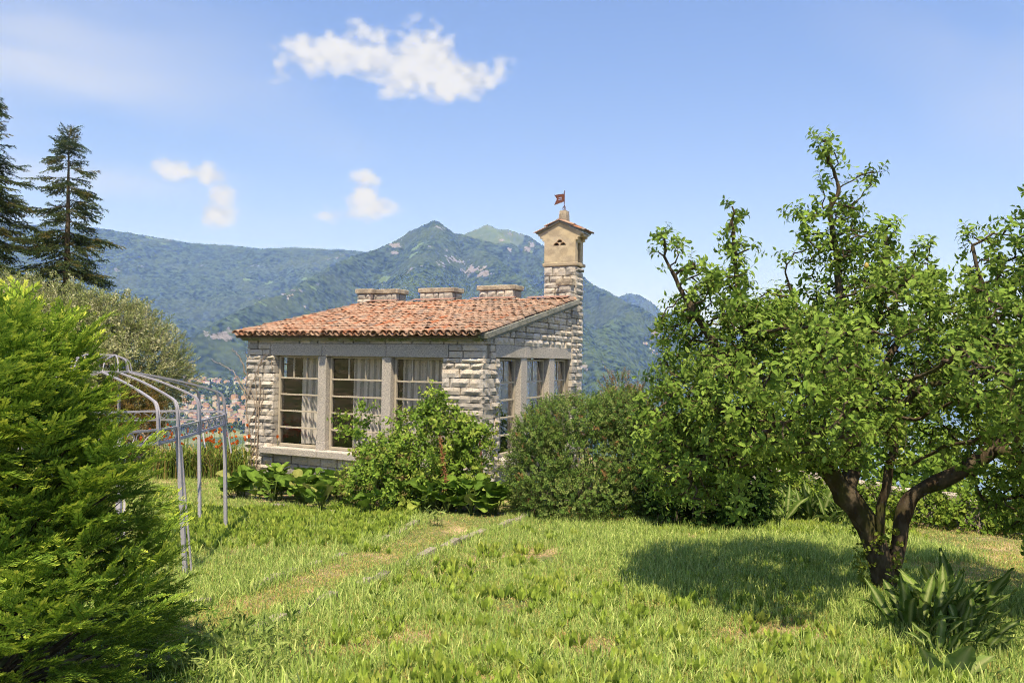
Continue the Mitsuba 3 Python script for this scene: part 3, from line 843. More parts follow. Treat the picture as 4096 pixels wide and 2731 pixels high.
RIDGES = {
    'left_mountain': [(0.40, 260, [(-5200, 4300, 700), (-3513, 4600, 782), (-3042, 4800, 786), (-2706, 5000, 807), (-2529, 5000, 782), (-2352, 5100, 762), (-2165, 5200, 742), (-1890, 5300, 744), (-1744, 5300, 729), (-1526, 5300, 739), (-1122, 5300, 728), (-606, 5300, 677)]),
                      (0.46, 120, [(-2529, 5000, 775), (-2500, 4300, 560), (-2380, 3600, 260), (-2250, 3100, 30)]), (0.46, 120, [(-1890, 5300, 740), (-1850, 4600, 520), (-1750, 3900, 220), (-1650, 3400, 40)]),
                      (0.46, 120, [(-3042, 4800, 780), (-3000, 4100, 520), (-2900, 3400, 200), (-2750, 2900, -20)])],
    'central_mountain': [(0.55, 12, [(-1058, 5000, 641), (-932, 5300, 741), (-800, 5400, 827), (-737, 5500, 899), (-576, 5600, 993), (-543, 5600, 979), (-498, 5600, 914), (-390, 5700, 913), (86, 5700, 794), (479, 5300, 550), (570, 5000, 445), (731, 4600, 326), (862, 4200, 192), (1011, 3900, 65), (1199, 3700, -54)]),
                         (0.55, 25, [(-1058, 5000, 641), (-1168, 4500, 457), (-1192, 4100, 327), (-1256, 3900, 278), (-1289, 3500, 167), (-1331, 3300, 87), (-1448, 3100, -21)]),
                         (0.50, 60, [(-576, 5600, 993), (-537, 4700, 585), (-543, 3900, 295), (-567, 3200, 60), (-560, 2800, -90)]), (0.50, 60, [(-390, 5700, 913), (-3, 4700, 517), (253, 3900, 231), (323, 3300, 30), (380, 2900, -110)]),
                         (0.52, 60, [(731, 4600, 326), (443, 3900, 145), (430, 3300, -10), (450, 2800, -140)])],
    'meadow_mountain': [(0.6, 12, [(-900, 7100, 700), (-575, 7000, 1000), (-419, 7000, 1138), (-234, 7000, 1214), (-169, 7000, 1181), (-19, 7000, 1167), (143, 6900, 1096), (252, 6800, 1009), (576, 6400, 691)]), (0.5, 60, [(-234, 7000, 1214), (-60, 6300, 960), (120, 5900, 780)])],
    'distant_mountain': [(0.55, 40, [(500, 9000, 700), (813, 9000, 767), (1017, 9000, 802), (1089, 9000, 815), (1233, 9000, 738), (1349, 9000, 789), (1466, 9000, 774), (1560, 9000, 717), (1636, 9000, 627), (1742, 9000, 541), (1956, 8500, 247), (2100, 8000, -100)])],
    'distant_mountain_001': [(0.5, 40, [(1700, 10500, 500), (1870, 10500, 534), (2032, 10500, 631), (2154, 10500, 674), (2277, 10500, 662), (2328, 10500, 615), (2428, 10000, 486), (2914, 10000, 396), (3722, 10000, 537), (4692, 10000, 423), (6956, 10000, 553), (8250, 10000, 735)])],
}


KL = 1.45
RIDGES['left_mountain'] = [(sl, 90, [(x * KL, y * KL, z * KL - 0.75) for x, y, z in pts]) for sl, rnd, pts in RIDGES['left_mountain']]


def ridge_height(x, y, ridges, seed):
    q = np.stack([x / 420.0, y / 420.0, 0 * x], -1)
    warp = nfbm(q, 4, seed)
    rav = 1 - np.abs(nfbm(np.stack([x / 260.0, y / 330.0, 0 * x], -1), 4, seed + 3) * 2 - 1)
    best = np.full(x.shape, -1e9)
    dist = np.full(x.shape, 1e9)
    for slope_, rnd, pts in ridges:
        for a, b in zip(pts[:-1], pts[1:]):
            a, b = np.array(a, float), np.array(b, float)
            ab = b[:2] - a[:2]
            t = np.clip(((x - a[0]) * ab[0] + (y - a[1]) * ab[1]) / (ab @ ab), 0, 1)
            d = np.hypot(x - a[0] - t * ab[0], y - a[1] - t * ab[1])
            e = np.sqrt(d * d + rnd * rnd) - rnd
            steep = 0.0 if rnd > 70 else 0.5 * np.minimum(e, 240)
            z = a[2] + t * (b[2] - a[2]) - slope_ * e * (1 + 0.55 * (warp - 0.5)) - steep
            best = np.maximum(best, z)
            dist = np.minimum(dist, d)
    return best + (rav - 0.62) * 95 * np.clip(dist / 420, 0, 1) + (warp - 0.5) * 40 * np.clip(dist / 200, 0, 1)


def mountain(key, x0, x1, y0, y1, cell, seed, floor, bsdf, label, canopy=9.0):
    xs, ys = np.arange(x0, x1, cell), np.arange(y0, y1, cell)
    X, Y = np.meshgrid(xs, ys, indexing='ij')
    rg = rng_(seed)
    Z = ridge_height(X, Y, RIDGES[key], seed)
    jx, jy = X + rg.uniform(-0.3, 0.3, X.shape) * cell, Y + rg.uniform(-0.3, 0.3, X.shape) * cell
    Zc = Z + canopy * (rg.random(X.shape) ** 1.5) + canopy * 0.8 * nnoise(np.stack([X / 24, Y / 24, 0 * X], -1), seed)
    v = np.stack([jx.ravel(), jy.ravel(), Zc.ravel()], 1)
    i, j = np.meshgrid(np.arange(len(xs) - 1), np.arange(len(ys) - 1), indexing='ij')
    k = (i * len(ys) + j).ravel()
    q = np.stack([k, k + len(ys), k + len(ys) + 1, k + 1], 1)
    q = q[(Z.ravel()[q] > floor - 25).any(1)]
    f = tri_(q)
    used, inv = np.unique(f, return_inverse=True)
    scene[key] = mikit.ply((v[used], inv.reshape(-1, 3)), bsdf, smooth=True)
    tag(key, label, kind='structure')


def forest_fn(cliffs, meadow=None):
    def fn(p, n, uv):
        t = noise(p.x / 17, p.y / 17, p.z / 17)
        t2 = fbm(p.x / 46 + 3, p.y / 46, p.z / 46, 3)
        t3 = fbm(p.x / 300, p.y / 300, p.z / 300, 3)
        k = mix((0.008, 0.017, 0.008), (0.066, 0.100, 0.032), smoothstep(0.22, 0.82, t * 0.62 + t2 * 0.38))
        k = mix(k, (0.070, 0.095, 0.036), smoothstep(0.5, 0.75, t3) * 0.5)
        clear = fbm(p.x / 160 + 40, p.y / 160, p.z / 160, 3)
        k = mix(k, (0.13, 0.19, 0.06), smoothstep(0.77, 0.79, clear) * 0.7)
        if meadow is not None:
            g = meadow(p) + (fbm(p.x / 120, p.y / 120, p.z / 120, 4) - 0.5) * 1.0
            k = mix(k, mix((0.075, 0.115, 0.045), (0.11, 0.14, 0.06), noise(p.x / 40, p.y / 40, p.z / 40)), smoothstep(-0.05, 0.15, g))
        rockn = fbm(p.x / 34, p.y / 34, p.z / 60, 4)
        r = smoothstep(0.70, 0.76, fbm(p.x / 210 + 7, p.y / 210, p.z / 90, 4) * 0.6 + rockn * 0.45) * 0.7
        for (cx, cy, cz, rx, rz) in cliffs:
            d = dr.sqrt(dr.square((p.x - cx) / rx) + dr.square((p.y - cy) / (rx * 2.5)) + dr.square((p.z - cz) / rz))
            r = dr.maximum(r, smoothstep(0.0, 0.16, 0.40 - d * 0.42 + (rockn - 0.52) * 2.4))
        stone = mix((0.27, 0.25, 0.215), (0.12, 0.115, 0.10), noise(p.x / 12, p.y / 12, p.z / 5))
        return mix(k, stone, r)
    return fn


CLIFFS = [(-819, 5338, 773, 42, 45), (-524, 5488, 925, 30, 38), (-392, 5098, 653, 45, 26), (-438, 4792, 574, 26, 30), (-246, 4990, 577, 62, 26), (-184, 4870, 540, 45, 22), (-1287, 3340, 83, 30, 15), (-1257, 3388, 90, 26, 14), (-24, 5662, 787, 24, 45), (788, 4234, 161, 34, 22), (300, 3166, -26, 22, 12)]
diffuse_proc('forest', forest_fn([]), 1.0, 0.0)
diffuse_proc('forest_cliffs', forest_fn(CLIFFS), 1.0, 0.0)
diffuse_proc('forest_meadow', forest_fn([(-91, 6390, 991, 30, 25), (146, 6798, 1002, 40, 30)], lambda p: smoothstep(760, 1120, p.z) * smoothstep(260, -60, p.x) * 1.5 - 0.7), 1.0, 0.0)
mountain('left_mountain', -7600, -700, 3600, 8500, 16.0, 3, -95, 'forest', 'long wooded mountain ridge on the left of the valley')
mountain('central_mountain', -2000, 1500, 2500, 6100, 9.0, 5, -140, 'forest_cliffs', 'steep wooded central mountain with pale cliffs and a sharp peak')
mountain('meadow_mountain', -1100, 1000, 5700, 7400, 12.0, 9, 300, 'forest_meadow', 'rounded summit with green meadow slopes behind the central peak')
mountain('distant_mountain', 300, 2600, 7600, 9600, 18.0, 13, -120, 'forest', 'blue distant mountain with a rounded top')
mountain('distant_mountain_001', 1300, 8300, 9000, 11500, 26.0, 17, 0, 'forest', 'farthest hazy blue mountain range on the horizon')

# ---------------------------------------------------------------- the far town
plain('wall_cream', (0.465, 0.390, 0.285))
plain('wall_white', (0.525, 0.503, 0.450))
plain('wall_ochre', (0.465, 0.300, 0.143))
plain('wall_pink', (0.450, 0.277, 0.217))
plain('town_roof', (0.24, 0.14, 0.10))
plain('town_roof_pale', (0.31, 0.24, 0.19))
rt = rng_(301)
spots = []
for _ in range(400):
    Y = rt.uniform(1650, 2950)
    if rt.random() < 0.35:
        Y = rt.uniform(1600, 2000)
    X = Y * rt.uniform(-0.425, -0.325)
    if all((X - a) ** 2 + (Y - b) ** 2 > 26 ** 2 for a, b in spots) and nnoise(np.array([X / 160, Y / 240, 0.5]), 3) > 0.36:
        spots.append((X, Y))
spots = spots[:110]
HAM = [(-1196, 4095), (-1180, 4080), (-1212, 4090), (-1168, 4100), (-1186, 4060), (-1206, 4050), (-1230, 4070), (-1175, 4040), (-1100, 4090)]
HAM2 = [(728, 4084), (705, 4092), (748, 4096), (690, 4075), (735, 4060), (765, 4080), (715, 4110)]
TOWN_LOOK = {'wall_cream': 'cream', 'wall_white': 'white', 'wall_ochre': 'ochre', 'wall_pink': 'pink'}


def land_z(X, Y):
    z = float(ground_z(X, Y))
    for m, sd in (('left_mountain', 3), ('central_mountain', 5)):
        z = max(z, float(ridge_height(np.array([X], float), np.array([Y], float), RIDGES[m], sd)[0]))
    return z


def far_house(X, Y, rg, where, group):
    w, d, h = rg.uniform(9, 17), rg.uniform(9, 12), rg.choice([6.5, 9.5, 9.5, 12.5])
    th = rg.uniform(-0.4, 0.4)
    z = land_z(X, Y) - 1.5
    look = rg.choice(list(TOWN_LOOK), p=[0.4, 0.25, 0.2, 0.15])
    M = np.eye(4)
    M[:2, :2] = [[math.cos(th), -math.sin(th)], [math.sin(th), math.cos(th)]]
    M[:3, 3] = (X, Y, z)
    key = name_('town_house')
    b = MB().add(*box(-w / 2, w / 2, -d / 2, d / 2, 0, h + 1.5))
    b.put(f'{key}__wall', look, to_world=M)
    e, rise = 0.7, rg.uniform(1.6, 2.6)
    v = np.array([[-w / 2 - e, -d / 2 - e, h + 1.5], [w / 2 + e, -d / 2 - e, h + 1.5], [w / 2 + e, d / 2 + e, h + 1.5], [-w / 2 - e, d / 2 + e, h + 1.5], [-w / 2 + d * 0.4, 0, h + 1.5 + rise], [w / 2 - d * 0.4, 0, h + 1.5 + rise]])
    MB().add(v, [[0, 1, 5], [0, 5, 4], [1, 2, 5], [2, 3, 4], [2, 4, 5], [3, 0, 4], [0, 2, 1], [0, 3, 2]]).put(f'{key}__roof', rg.choice(['town_roof', 'town_roof', 'town_roof_pale']), to_world=M)
    for q in range(int(w // 4)):
        for lev in range(int(h // 3)):
            x = -w / 2 + (q + 0.5) * w / int(w // 4)
            WIN.append((key, M, x, -d / 2 - 0.02, 2.6 + lev * 3.0))
    tag(key, f'far {TOWN_LOOK[look]} house with a red tiled roof {where}', 'house', f'{TOWN_LOOK[look]} {group}')


WIN = []
for X, Y in spots:
    far_house(X, Y, rt, 'in the valley town', 'houses of the valley town')
for X, Y in HAM:
    far_house(X, Y, rt, 'in the hamlet on the wooded spur', 'houses of the hamlet on the spur')
for X, Y in HAM2:
    far_house(X, Y, rt, 'in the village low on the right slope', 'houses of the village on the right slope')
# trees among the town's houses
tt_ = MB()
for _ in range(900):
    Y = rt.uniform(1500, 3050)
    X = Y * rt.uniform(-0.44, -0.31)
    if any((X - a) ** 2 + (Y - b) ** 2 < 13 ** 2 for a, b in spots):
        continue
    z = float(ground_z(X, Y))
    m = trimesh.creation.icosphere(1, rt.uniform(3, 6.5))
    v = np.array(m.vertices)
    v += rt.normal(size=v.shape) * 0.6
    tt_.add(v + [X, Y, z + rt.uniform(2, 5)], m.faces)
tt_.put('valley_wood', 'forest', True)
tag('valley_wood', 'dark trees and bushes growing between the houses of the far town', 'trees', kind='stuff')

# ---------------------------------------------------------------- haze
scene['air'] = {'type': 'homogeneous', 'albedo': col((0.93, 0.95, 0.97)), 'sigma_t': HAZE}
scene['haze_skin'] = {'type': 'null'}
hz = np.diag([15050.0, 7750.0, 720.0, 1.0])
hz[:3, 3] = (0, 7300, 530)
scene['haze'] = {'type': 'cube', 'to_world': T(hz), 'bsdf': {'type': 'ref', 'id': 'haze_skin'}, 'interior': {'type': 'ref', 'id': 'air'}}
tag('haze', 'thin blue summer haze in the valley air', kind='stuff')
# ---------------------------------------------------------------- foliage materials
VC = {'type': 'mesh_attribute', 'name': 'vertex_color'}
scene['leaf_glossy'] = {'type': 'principledthin', 'base_color': VC, 'roughness': 0.34, 'diff_trans': 0.5, 'eta': 1.4, 'spec_trans': 0.0}
scene['leaf_matte'] = {'type': 'principledthin', 'base_color': VC, 'roughness': 0.6, 'diff_trans': 0.6, 'eta': 1.3, 'spec_trans': 0.0}


def bark_fn(p, n, uv):
    a = fbm(p.x * 22, p.y * 22, p.z * 7, 3)
    m = fbm(p.x * 4, p.y * 4, p.z * 4, 3)
    k = mix((0.054, 0.041, 0.026), (0.106, 0.088, 0.060), smoothstep(0.35, 0.65, a))
    return mix(k, (0.054, 0.060, 0.017), smoothstep(0.52, 0.66, m) * 0.75)


scene['bark'] = ts({'type': 'bumpmap', 'scale': 1.0, 'tex': proc(lambda p, n, uv: 0.02 * fbm(p.x * 24, p.y * 24, p.z * 9, 3), 3e-3), 'bsdf': {'type': 'principled', 'base_color': proc(bark_fn), 'roughness': 0.95, 'specular': 0.1}})
diffuse_proc('twig_bark', lambda p, n, uv: mix((0.20, 0.15, 0.11), (0.34, 0.29, 0.23), fbm(p.x * 14, p.y * 14, p.z * 14, 2)), 0.9, 0.1)


BRIGHT = 1.0


# ---------------------------------------------------------------- pear tree
def colonize(seeds, parents, attract, influence=0.6, kill=0.13, step=0.075, iters=140, seed=1, up=0.1):
    """Space colonization: branches grow from the seed chain towards the attractor points."""
    rg = rng_(seed)
    P, par = [np.array(p, float) for p in seeds], list(parents)
    att = np.array(attract)
    for _ in range(iters):
        if not len(att):
            break
        arr = np.array(P)
        d, idx = cKDTree(arr).query(att)
        ok = d < influence
        if not ok.any():
            influence *= 1.3
            continue
        dirs = {}
        for a, i in zip(att[ok], idx[ok]):
            v = a - arr[i]
            dirs.setdefault(i, []).append(v / (np.linalg.norm(v) + 1e-9))
        new = []
        for i, vs in dirs.items():
            v = np.mean(vs, 0) + rg.normal(size=3) * 0.18 + [0, 0, up]
            v /= np.linalg.norm(v) + 1e-9
            new.append((arr[i] + v * step, i))
        for p, i in new:
            P.append(p)
            par.append(i)
        d2, _ = cKDTree(np.array([p for p, _ in new])).query(att)
        att = att[d2 > kill]
    return np.array(P), np.array(par)


def branch_mesh(P, par, r, rmin=0.0, sides=5):
    """Tubes along the chains of a parent-linked skeleton."""
    kids = [[] for _ in P]
    for i, q in enumerate(par):
        if q >= 0:
            kids[q].append(i)
    mb = MB()
    stack_ = [(0, [0])]
    root_done = [i for i, q in enumerate(par) if q < 0]
    stack_ = [(i, [i]) for i in root_done]
    while stack_:
        i, chain = stack_.pop()
        while kids[i]:
            order = sorted(kids[i], key=lambda c: -r[c])
            for c in order[1:]:
                stack_.append((c, [i, c]))
            i = order[0]
            chain.append(i)
        if len(chain) > 1:
            rr = r[chain].copy()
            if par[chain[0]] >= 0:
                rr[0] = rr[1]
            if rr.max() >= rmin:
                mb.add(*tube(P[chain], rr, 8 if rr.max() > 0.04 else (sides if rr.max() > 0.012 else 3), cap=rr.max() > 0.012))
    return mb


def chain_(P, par, pts, parent):
    """Adds the points as a chain under parent; returns the index of its last."""
    for p in pts:
        P.append(np.array(p, float))
        par.append(parent)
        parent = len(P) - 1
    return parent


rp = rng_(2024)
SP, SQ = [], []
gz = float(ground_z(3.49, 7.2))
base = chain_(SP, SQ, bez((3.50, 7.2, gz - 0.15), (3.46, 7.2, gz + 0.2), (3.40, 7.2, -0.05), (3.33, 7.2, 0.17), n=4), -1)
lmb = chain_(SP, SQ, bez((3.33, 7.2, 0.17), (3.06, 7.1, 0.47), (2.80, 7.0, 0.77), (2.50, 6.9, 1.0), (2.2, 6.85, 1.2), n=5)[1:], base)
mid_start = base + 5
mmb = chain_(SP, SQ, bez((3.06, 7.1, 0.47), (3.2, 7.25, 0.76), (3.18, 7.3, 1.2), (3.22, 7.3, 1.64), (3.1, 7.25, 2.1), (3.02, 7.2, 2.6), (2.95, 7.2, 3.1), n=4)[1:], mid_start)
rbase = chain_(SP, SQ, bez((3.50, 7.2, gz + 0.05), (3.56, 7.2, -0.2), (3.62, 7.2, 0.1), (3.66, 7.2, 0.33), (3.80, 7.15, 0.52), (4.10, 7.05, 0.70), (4.45, 7.0, 1.02), (4.65, 7.0, 1.5), n=4), 1)
sk = chain_(SP, SQ, bez((3.40, 7.1, 0.05), (3.37, 7.05, 0.35), (3.42, 7.0, 0.75), (3.5, 7.0, 1.3), n=4), base - 1)

C_ = lambda frm, *pts: chain_(SP, SQ, bez(SP[frm], *pts, n=5)[1:], frm)
C_(lmb, (2.14, 6.95, 1.7), (2.03, 7.0, 2.4), (1.98, 7.0, 2.95))
C_(lmb, (1.95, 6.9, 1.6), (1.6, 6.95, 2.15), (1.36, 6.95, 2.6))
C_(lmb, (1.8, 6.9, 1.25), (1.45, 6.95, 1.3))
C_(lmb - 4, (2.1, 6.8, 0.95), (1.6, 6.8, 0.75))
C_(mmb - 14, (3.45, 7.35, 2.0), (3.55, 7.4, 2.5), (3.58, 7.4, 2.9))
C_(mmb - 17, (3.6, 7.3, 1.8), (3.86, 7.25, 2.2), (3.90, 7.2, 2.6))
C_(mmb - 15, (2.75, 7.2, 1.9), (2.52, 7.15, 2.5))
C_(rbase, (4.66, 7.0, 2.2), (4.66, 7.0, 3.25))
C_(rbase - 2, (4.35, 7.0, 1.9), (4.17, 7.0, 2.75))
C_(rbase, (4.85, 7.0, 2.2), (4.84, 7.0, 3.4))
C_(rbase - 5, (4.5, 6.6, 0.75), (4.7, 6.3, 0.4))


def ellipsoid_pts(rg, c, r, n, shell=0.0):
    v = rg.normal(size=(n, 3))
    v /= np.linalg.norm(v, axis=1, keepdims=True)
    k = (shell ** 3 + (1 - shell ** 3) * rg.random((n, 1))) ** (1 / 3)
    return np.array(c) + v * k * np.array(r)


def capsule_pts(rg, a, b, r, n):
    t = rg.random((n, 1))
    v = rg.normal(size=(n, 3))
    v *= (rg.random((n, 1)) ** 0.4) * r / np.linalg.norm(v, axis=1, keepdims=True)
    return np.array(a) * (1 - t) + np.array(b) * t + v * (1 - 0.6 * t)


A = [ellipsoid_pts(rp, (2.25, 6.9, 1.45), (0.98, 1.75, 0.78), 1750, 0.3), ellipsoid_pts(rp, (3.3, 7.0, 1.75), (1.1, 1.75, 0.75), 1650, 0.3), ellipsoid_pts(rp, (4.6, 6.9, 1.5), (0.95, 1.6, 1.0), 1650, 0.3),
     ellipsoid_pts(rp, (1.75, 7.0, 0.78), (0.55, 0.8, 0.40), 420, 0.3), ellipsoid_pts(rp, (2.5, 6.75, 0.72), (0.6, 0.6, 0.25), 240, 0.2), ellipsoid_pts(rp, (4.6, 6.4, 0.45), (0.55, 0.8, 0.45), 420, 0.2), ellipsoid_pts(rp, (4.0, 6.6, 0.95), (0.8, 0.8, 0.35), 330, 0.2), ellipsoid_pts(rp, (4.1, 5.2, 1.2), (0.85, 0.8, 0.55), 650, 0.2), ellipsoid_pts(rp, (3.35, 4.85, 1.5), (0.5, 0.5, 0.32), 380, 0.1), ellipsoid_pts(rp, (4.3, 6.4, 0.8), (0.65, 0.7, 0.4), 420, 0.1), ellipsoid_pts(rp, (4.5, 6.0, 0.2), (0.35, 0.5, 0.35), 200, 0.1), ellipsoid_pts(rp, (1.55, 7.0, 0.85), (0.5, 0.8, 0.5), 330, 0.4), ellipsoid_pts(rp, (2.1, 6.7, 0.5), (0.5, 0.7, 0.25), 200, 0.3), ellipsoid_pts(rp, (1.85, 7.0, 2.1), (0.6, 0.7, 0.42), 260, 0.2), ellipsoid_pts(rp, (3.2, 7.1, 2.45), (0.55, 0.6, 0.45), 260, 0.2), ellipsoid_pts(rp, (4.75, 7.0, 2.6), (0.45, 0.6, 0.6), 280, 0.2)]
PLUMES = [((3.05, 7.2, 2.1), (2.93, 7.2, 3.72), 0.33, 110), ((3.0, 7.2, 2.9), (3.36, 7.1, 3.42), 0.2, 40), ((2.95, 7.2, 2.5), (2.6, 7.2, 3.05), 0.22, 40), ((2.15, 7.0, 1.9), (1.97, 7.0, 3.12), 0.24, 60), ((2.1, 7.0, 1.9), (1.32, 6.95, 2.74), 0.26, 70), ((1.7, 7.0, 1.5), (1.50, 7.0, 2.30), 0.2, 40),
          ((3.5, 7.4, 2.0), (3.58, 7.4, 3.05), 0.22, 60), ((3.8, 7.2, 1.9), (3.90, 7.2, 2.80), 0.17, 42), ((4.3, 7.0, 2.0), (4.16, 7.0, 2.88), 0.17, 40), ((4.6, 7.0, 2.0), (4.66, 7.0, 3.42), 0.24, 80), ((4.75, 7.0, 2.2), (4.84, 7.0, 3.55), 0.2, 60), ((3.9, 7.1, 1.8), (3.86, 7.1, 2.45), 0.15, 30), ((2.6, 7.1, 2.0), (2.50, 7.1, 2.62), 0.2, 40), ((5.2, 7.0, 2.0), (5.3, 7.0, 3.2), 0.3, 60),
          ((4.5, 6.3, 0.3), (4.15, 5.85, -0.12), 0.10, 22), ((4.7, 6.3, 0.2), (4.35, 5.7, -0.25), 0.10, 20), ((1.6, 6.9, 0.7), (1.45, 6.8, 0.42), 0.2, 30), ((1.2, 7.0, 1.2), (1.12, 7.0, 0.95), 0.18, 26)]
A += [capsule_pts(rp, a, b, r, int(n * 2.2)) for a, b, r, n in PLUMES]
A = np.vstack(A)
A = A[(A[:, 2] > np.where((A[:, 0] > 1.95) & (A[:, 0] < 4.0), 0.62 + 0.28 * (7.0 - A[:, 1]), -0.3)) & (nfbm(A * 2.1 + 3.0, 3, 14) > 0.465)]
PP, PQ = colonize(SP, SQ, A, influence=0.7, kill=0.10, step=0.07, seed=5, up=0.12)
kids_n = np.zeros(len(PP), int)
load = np.zeros(len(PP))
for i in range(len(PP) - 1, 0, -1):
    load[i] = max(load[i], 0.0033 ** 2.35)
    if PQ[i] >= 0:
        load[PQ[i]] += load[i]
        kids_n[PQ[i]] += 1
PR = np.maximum(load, 0.0033 ** 2.35) ** (1 / 2.35)
PR = PR * 0.115 / PR[3]
PR[:4] = [0.19, 0.15, 0.125, 0.115]
PR[rbase - 28:rbase + 1] = np.minimum(PR[rbase - 28:rbase + 1], 0.072)
PR = np.where(PP[:, 1] < 6.3, np.minimum(PR, 0.017), PR)
PR = np.maximum(PR, 0.0035)
tag('pear_tree', 'gnarled pear tree with two mossy trunks and an upright leafy crown on the lawn', 'tree')
thick = PR >= 0.028
mbt = branch_mesh(PP, PQ, np.where(thick, PR, 0), 0.028)
limb = MB()
kk = [i for i in range(len(PP)) if thick[i]]
tv, tf, _ = branch_mesh(PP, PQ, PR, 0.028, 8).arrays()
# burrs and flutes on the old wood
dv = nfbm(tv * 9, 3, 8) - 0.5
tv = tv + (np.stack([nnoise(tv * 7 + 31 * q, q) for q in range(3)], 1) - 0.5) * 0.035
MB().add(tv, tf).put('pear_tree__trunk', 'bark', True)
thin = branch_mesh(PP, PQ, np.where(PR < 0.028, PR, 0.0), 0.0)
tb = MB()
kids = [[] for _ in PP]
for i, q in enumerate(PQ):
    if q >= 0:
        kids[q].append(i)
for i in range(len(PP)):
    if PQ[i] >= 0 and PR[i] < 0.028:
        tb.add(*tube(np.array([PP[PQ[i]], PP[i]]), [min(PR[PQ[i]], PR[i] * 1.25), PR[i]], 4, cap=False))
tb.put('pear_tree__branches', 'bark', True)
tag('pear_tree__branches', kind='stuff')

PEAR_ST = ((0.0, 0.0), (0.3, 0.46), (0.66, 0.44), (1.0, 0.0))
groups = []
for q in range(6):
    lo, hi = [((0.127, 0.222, 0.035), (0.222, 0.329, 0.060)), ((0.163, 0.265, 0.043), (0.296, 0.395, 0.095)), ((0.104, 0.186, 0.030), (0.178, 0.272, 0.051))][q % 3]
    groups.append(group_(f'pear_shoot_{q}', twig(rp, 8 if q < 4 else 6, 0.15 if q < 4 else 0.07, 0.066, 0.033, lo, hi, 68, (0.16, 0.12, 0.06), 0.0022, 0.05, 0.32, 0.5, PEAR_ST), 'leaf_glossy'))
tips = np.where(PR < 0.015)[0]
pos, dirs = [], []
for i in tips:
    if PQ[i] < 0:
        continue
    d = PP[i] - PP[PQ[i]]
    d /= np.linalg.norm(d) + 1e-9
    n = 3 if kids_n[i] == 0 else (1 if rp.random() < 0.95 else 0)
    for _ in range(n):
        side_ = rp.normal(size=3)
        dd = d * (1.0 if kids_n[i] == 0 else 0.5) + side_ * 0.6 + np.array([0, -0.15, 0.30])
        pos.append(PP[i] + rp.normal(size=3) * 0.02)
        dirs.append(dd)
pos, dirs = np.array(pos), np.array(dirs)
M = frames(dirs, rp, rp.uniform(0.68, 1.06, len(pos)), pos=pos)
put_instances('pear_tree__crown', groups, M, rp.integers(0, 6, len(pos)))
print('pear nodes', len(PP), 'shoots', len(pos))
# a few yellow pears
for p in ((3.09, 6.75, 2.52), (2.28, 6.35, 1.42), (4.28, 5.72, -0.22), (3.55, 6.3, 1.75), (2.9, 6.2, 1.1)):
    a = np.linspace(0, math.pi, 9)
    m = trimesh.creation.revolve(np.stack([0.019 * np.sin(a) * (1 - 0.28 * np.cos(a)) + 1e-5, 0.028 * np.cos(a)], 1), sections=12)
    MB().add(np.array(m.vertices) + p, m.faces, (0.36, 0.28, 0.06)).put(name_('pear_tree__fruit'), 'pear_skin', True)
plain('pear_skin', (0.36, 0.27, 0.06), 0.5, 0.4)
# ---------------------------------------------------------------- yew on the left
def in_blobs(p, blobs):
    d = np.full(len(p), 9.0)
    for c, r in blobs:
        d = np.minimum(d, np.linalg.norm((p - np.array(c)) / np.array(r), axis=1))
    return d


def blob_points(rg, blobs, n, lo=0.0, rough=0.15, freq=2.0, seed=0):
    """Points in a union of ellipsoids (out to a lumpy surface), with the outward direction and the depth (1 at the surface)."""
    out, dirs, dep = [], [], []
    vol = np.array([np.prod(r) for _, r in blobs]) ** (2 / 3)
    vol /= vol.sum()
    got = 0
    while got < n:
        which = rg.choice(len(blobs), n, p=vol)
        c, r = np.array([b[0] for b in blobs])[which], np.array([b[1] for b in blobs])[which]
        v = rg.normal(size=(n, 3))
        v /= np.linalg.norm(v, axis=1, keepdims=True)
        lump = 1 + rough * 2 * (nfbm((c + v * r) * freq, 3, seed) - 0.5)
        k = (lo ** 3 + (1 - lo ** 3) * rg.random(n)) ** (1 / 3)
        p = c + v * r * (k * lump)[:, None]
        d = in_blobs(p / 1.0, [(cc, np.array(rr) * (lo - 0.02)) for cc, rr in blobs]) if lo > 0.05 else np.full(n, 9.0)
        ok = d > 1.0
        nn = v / r
        nn /= np.linalg.norm(nn, axis=1, keepdims=True)
        out.append(p[ok])
        dirs.append(nn[ok])
        dep.append(k[ok])
        got += ok.sum()
    return np.vstack(out)[:n], np.vstack(dirs)[:n], np.concatenate(dep)[:n]


ry = rng_(88)


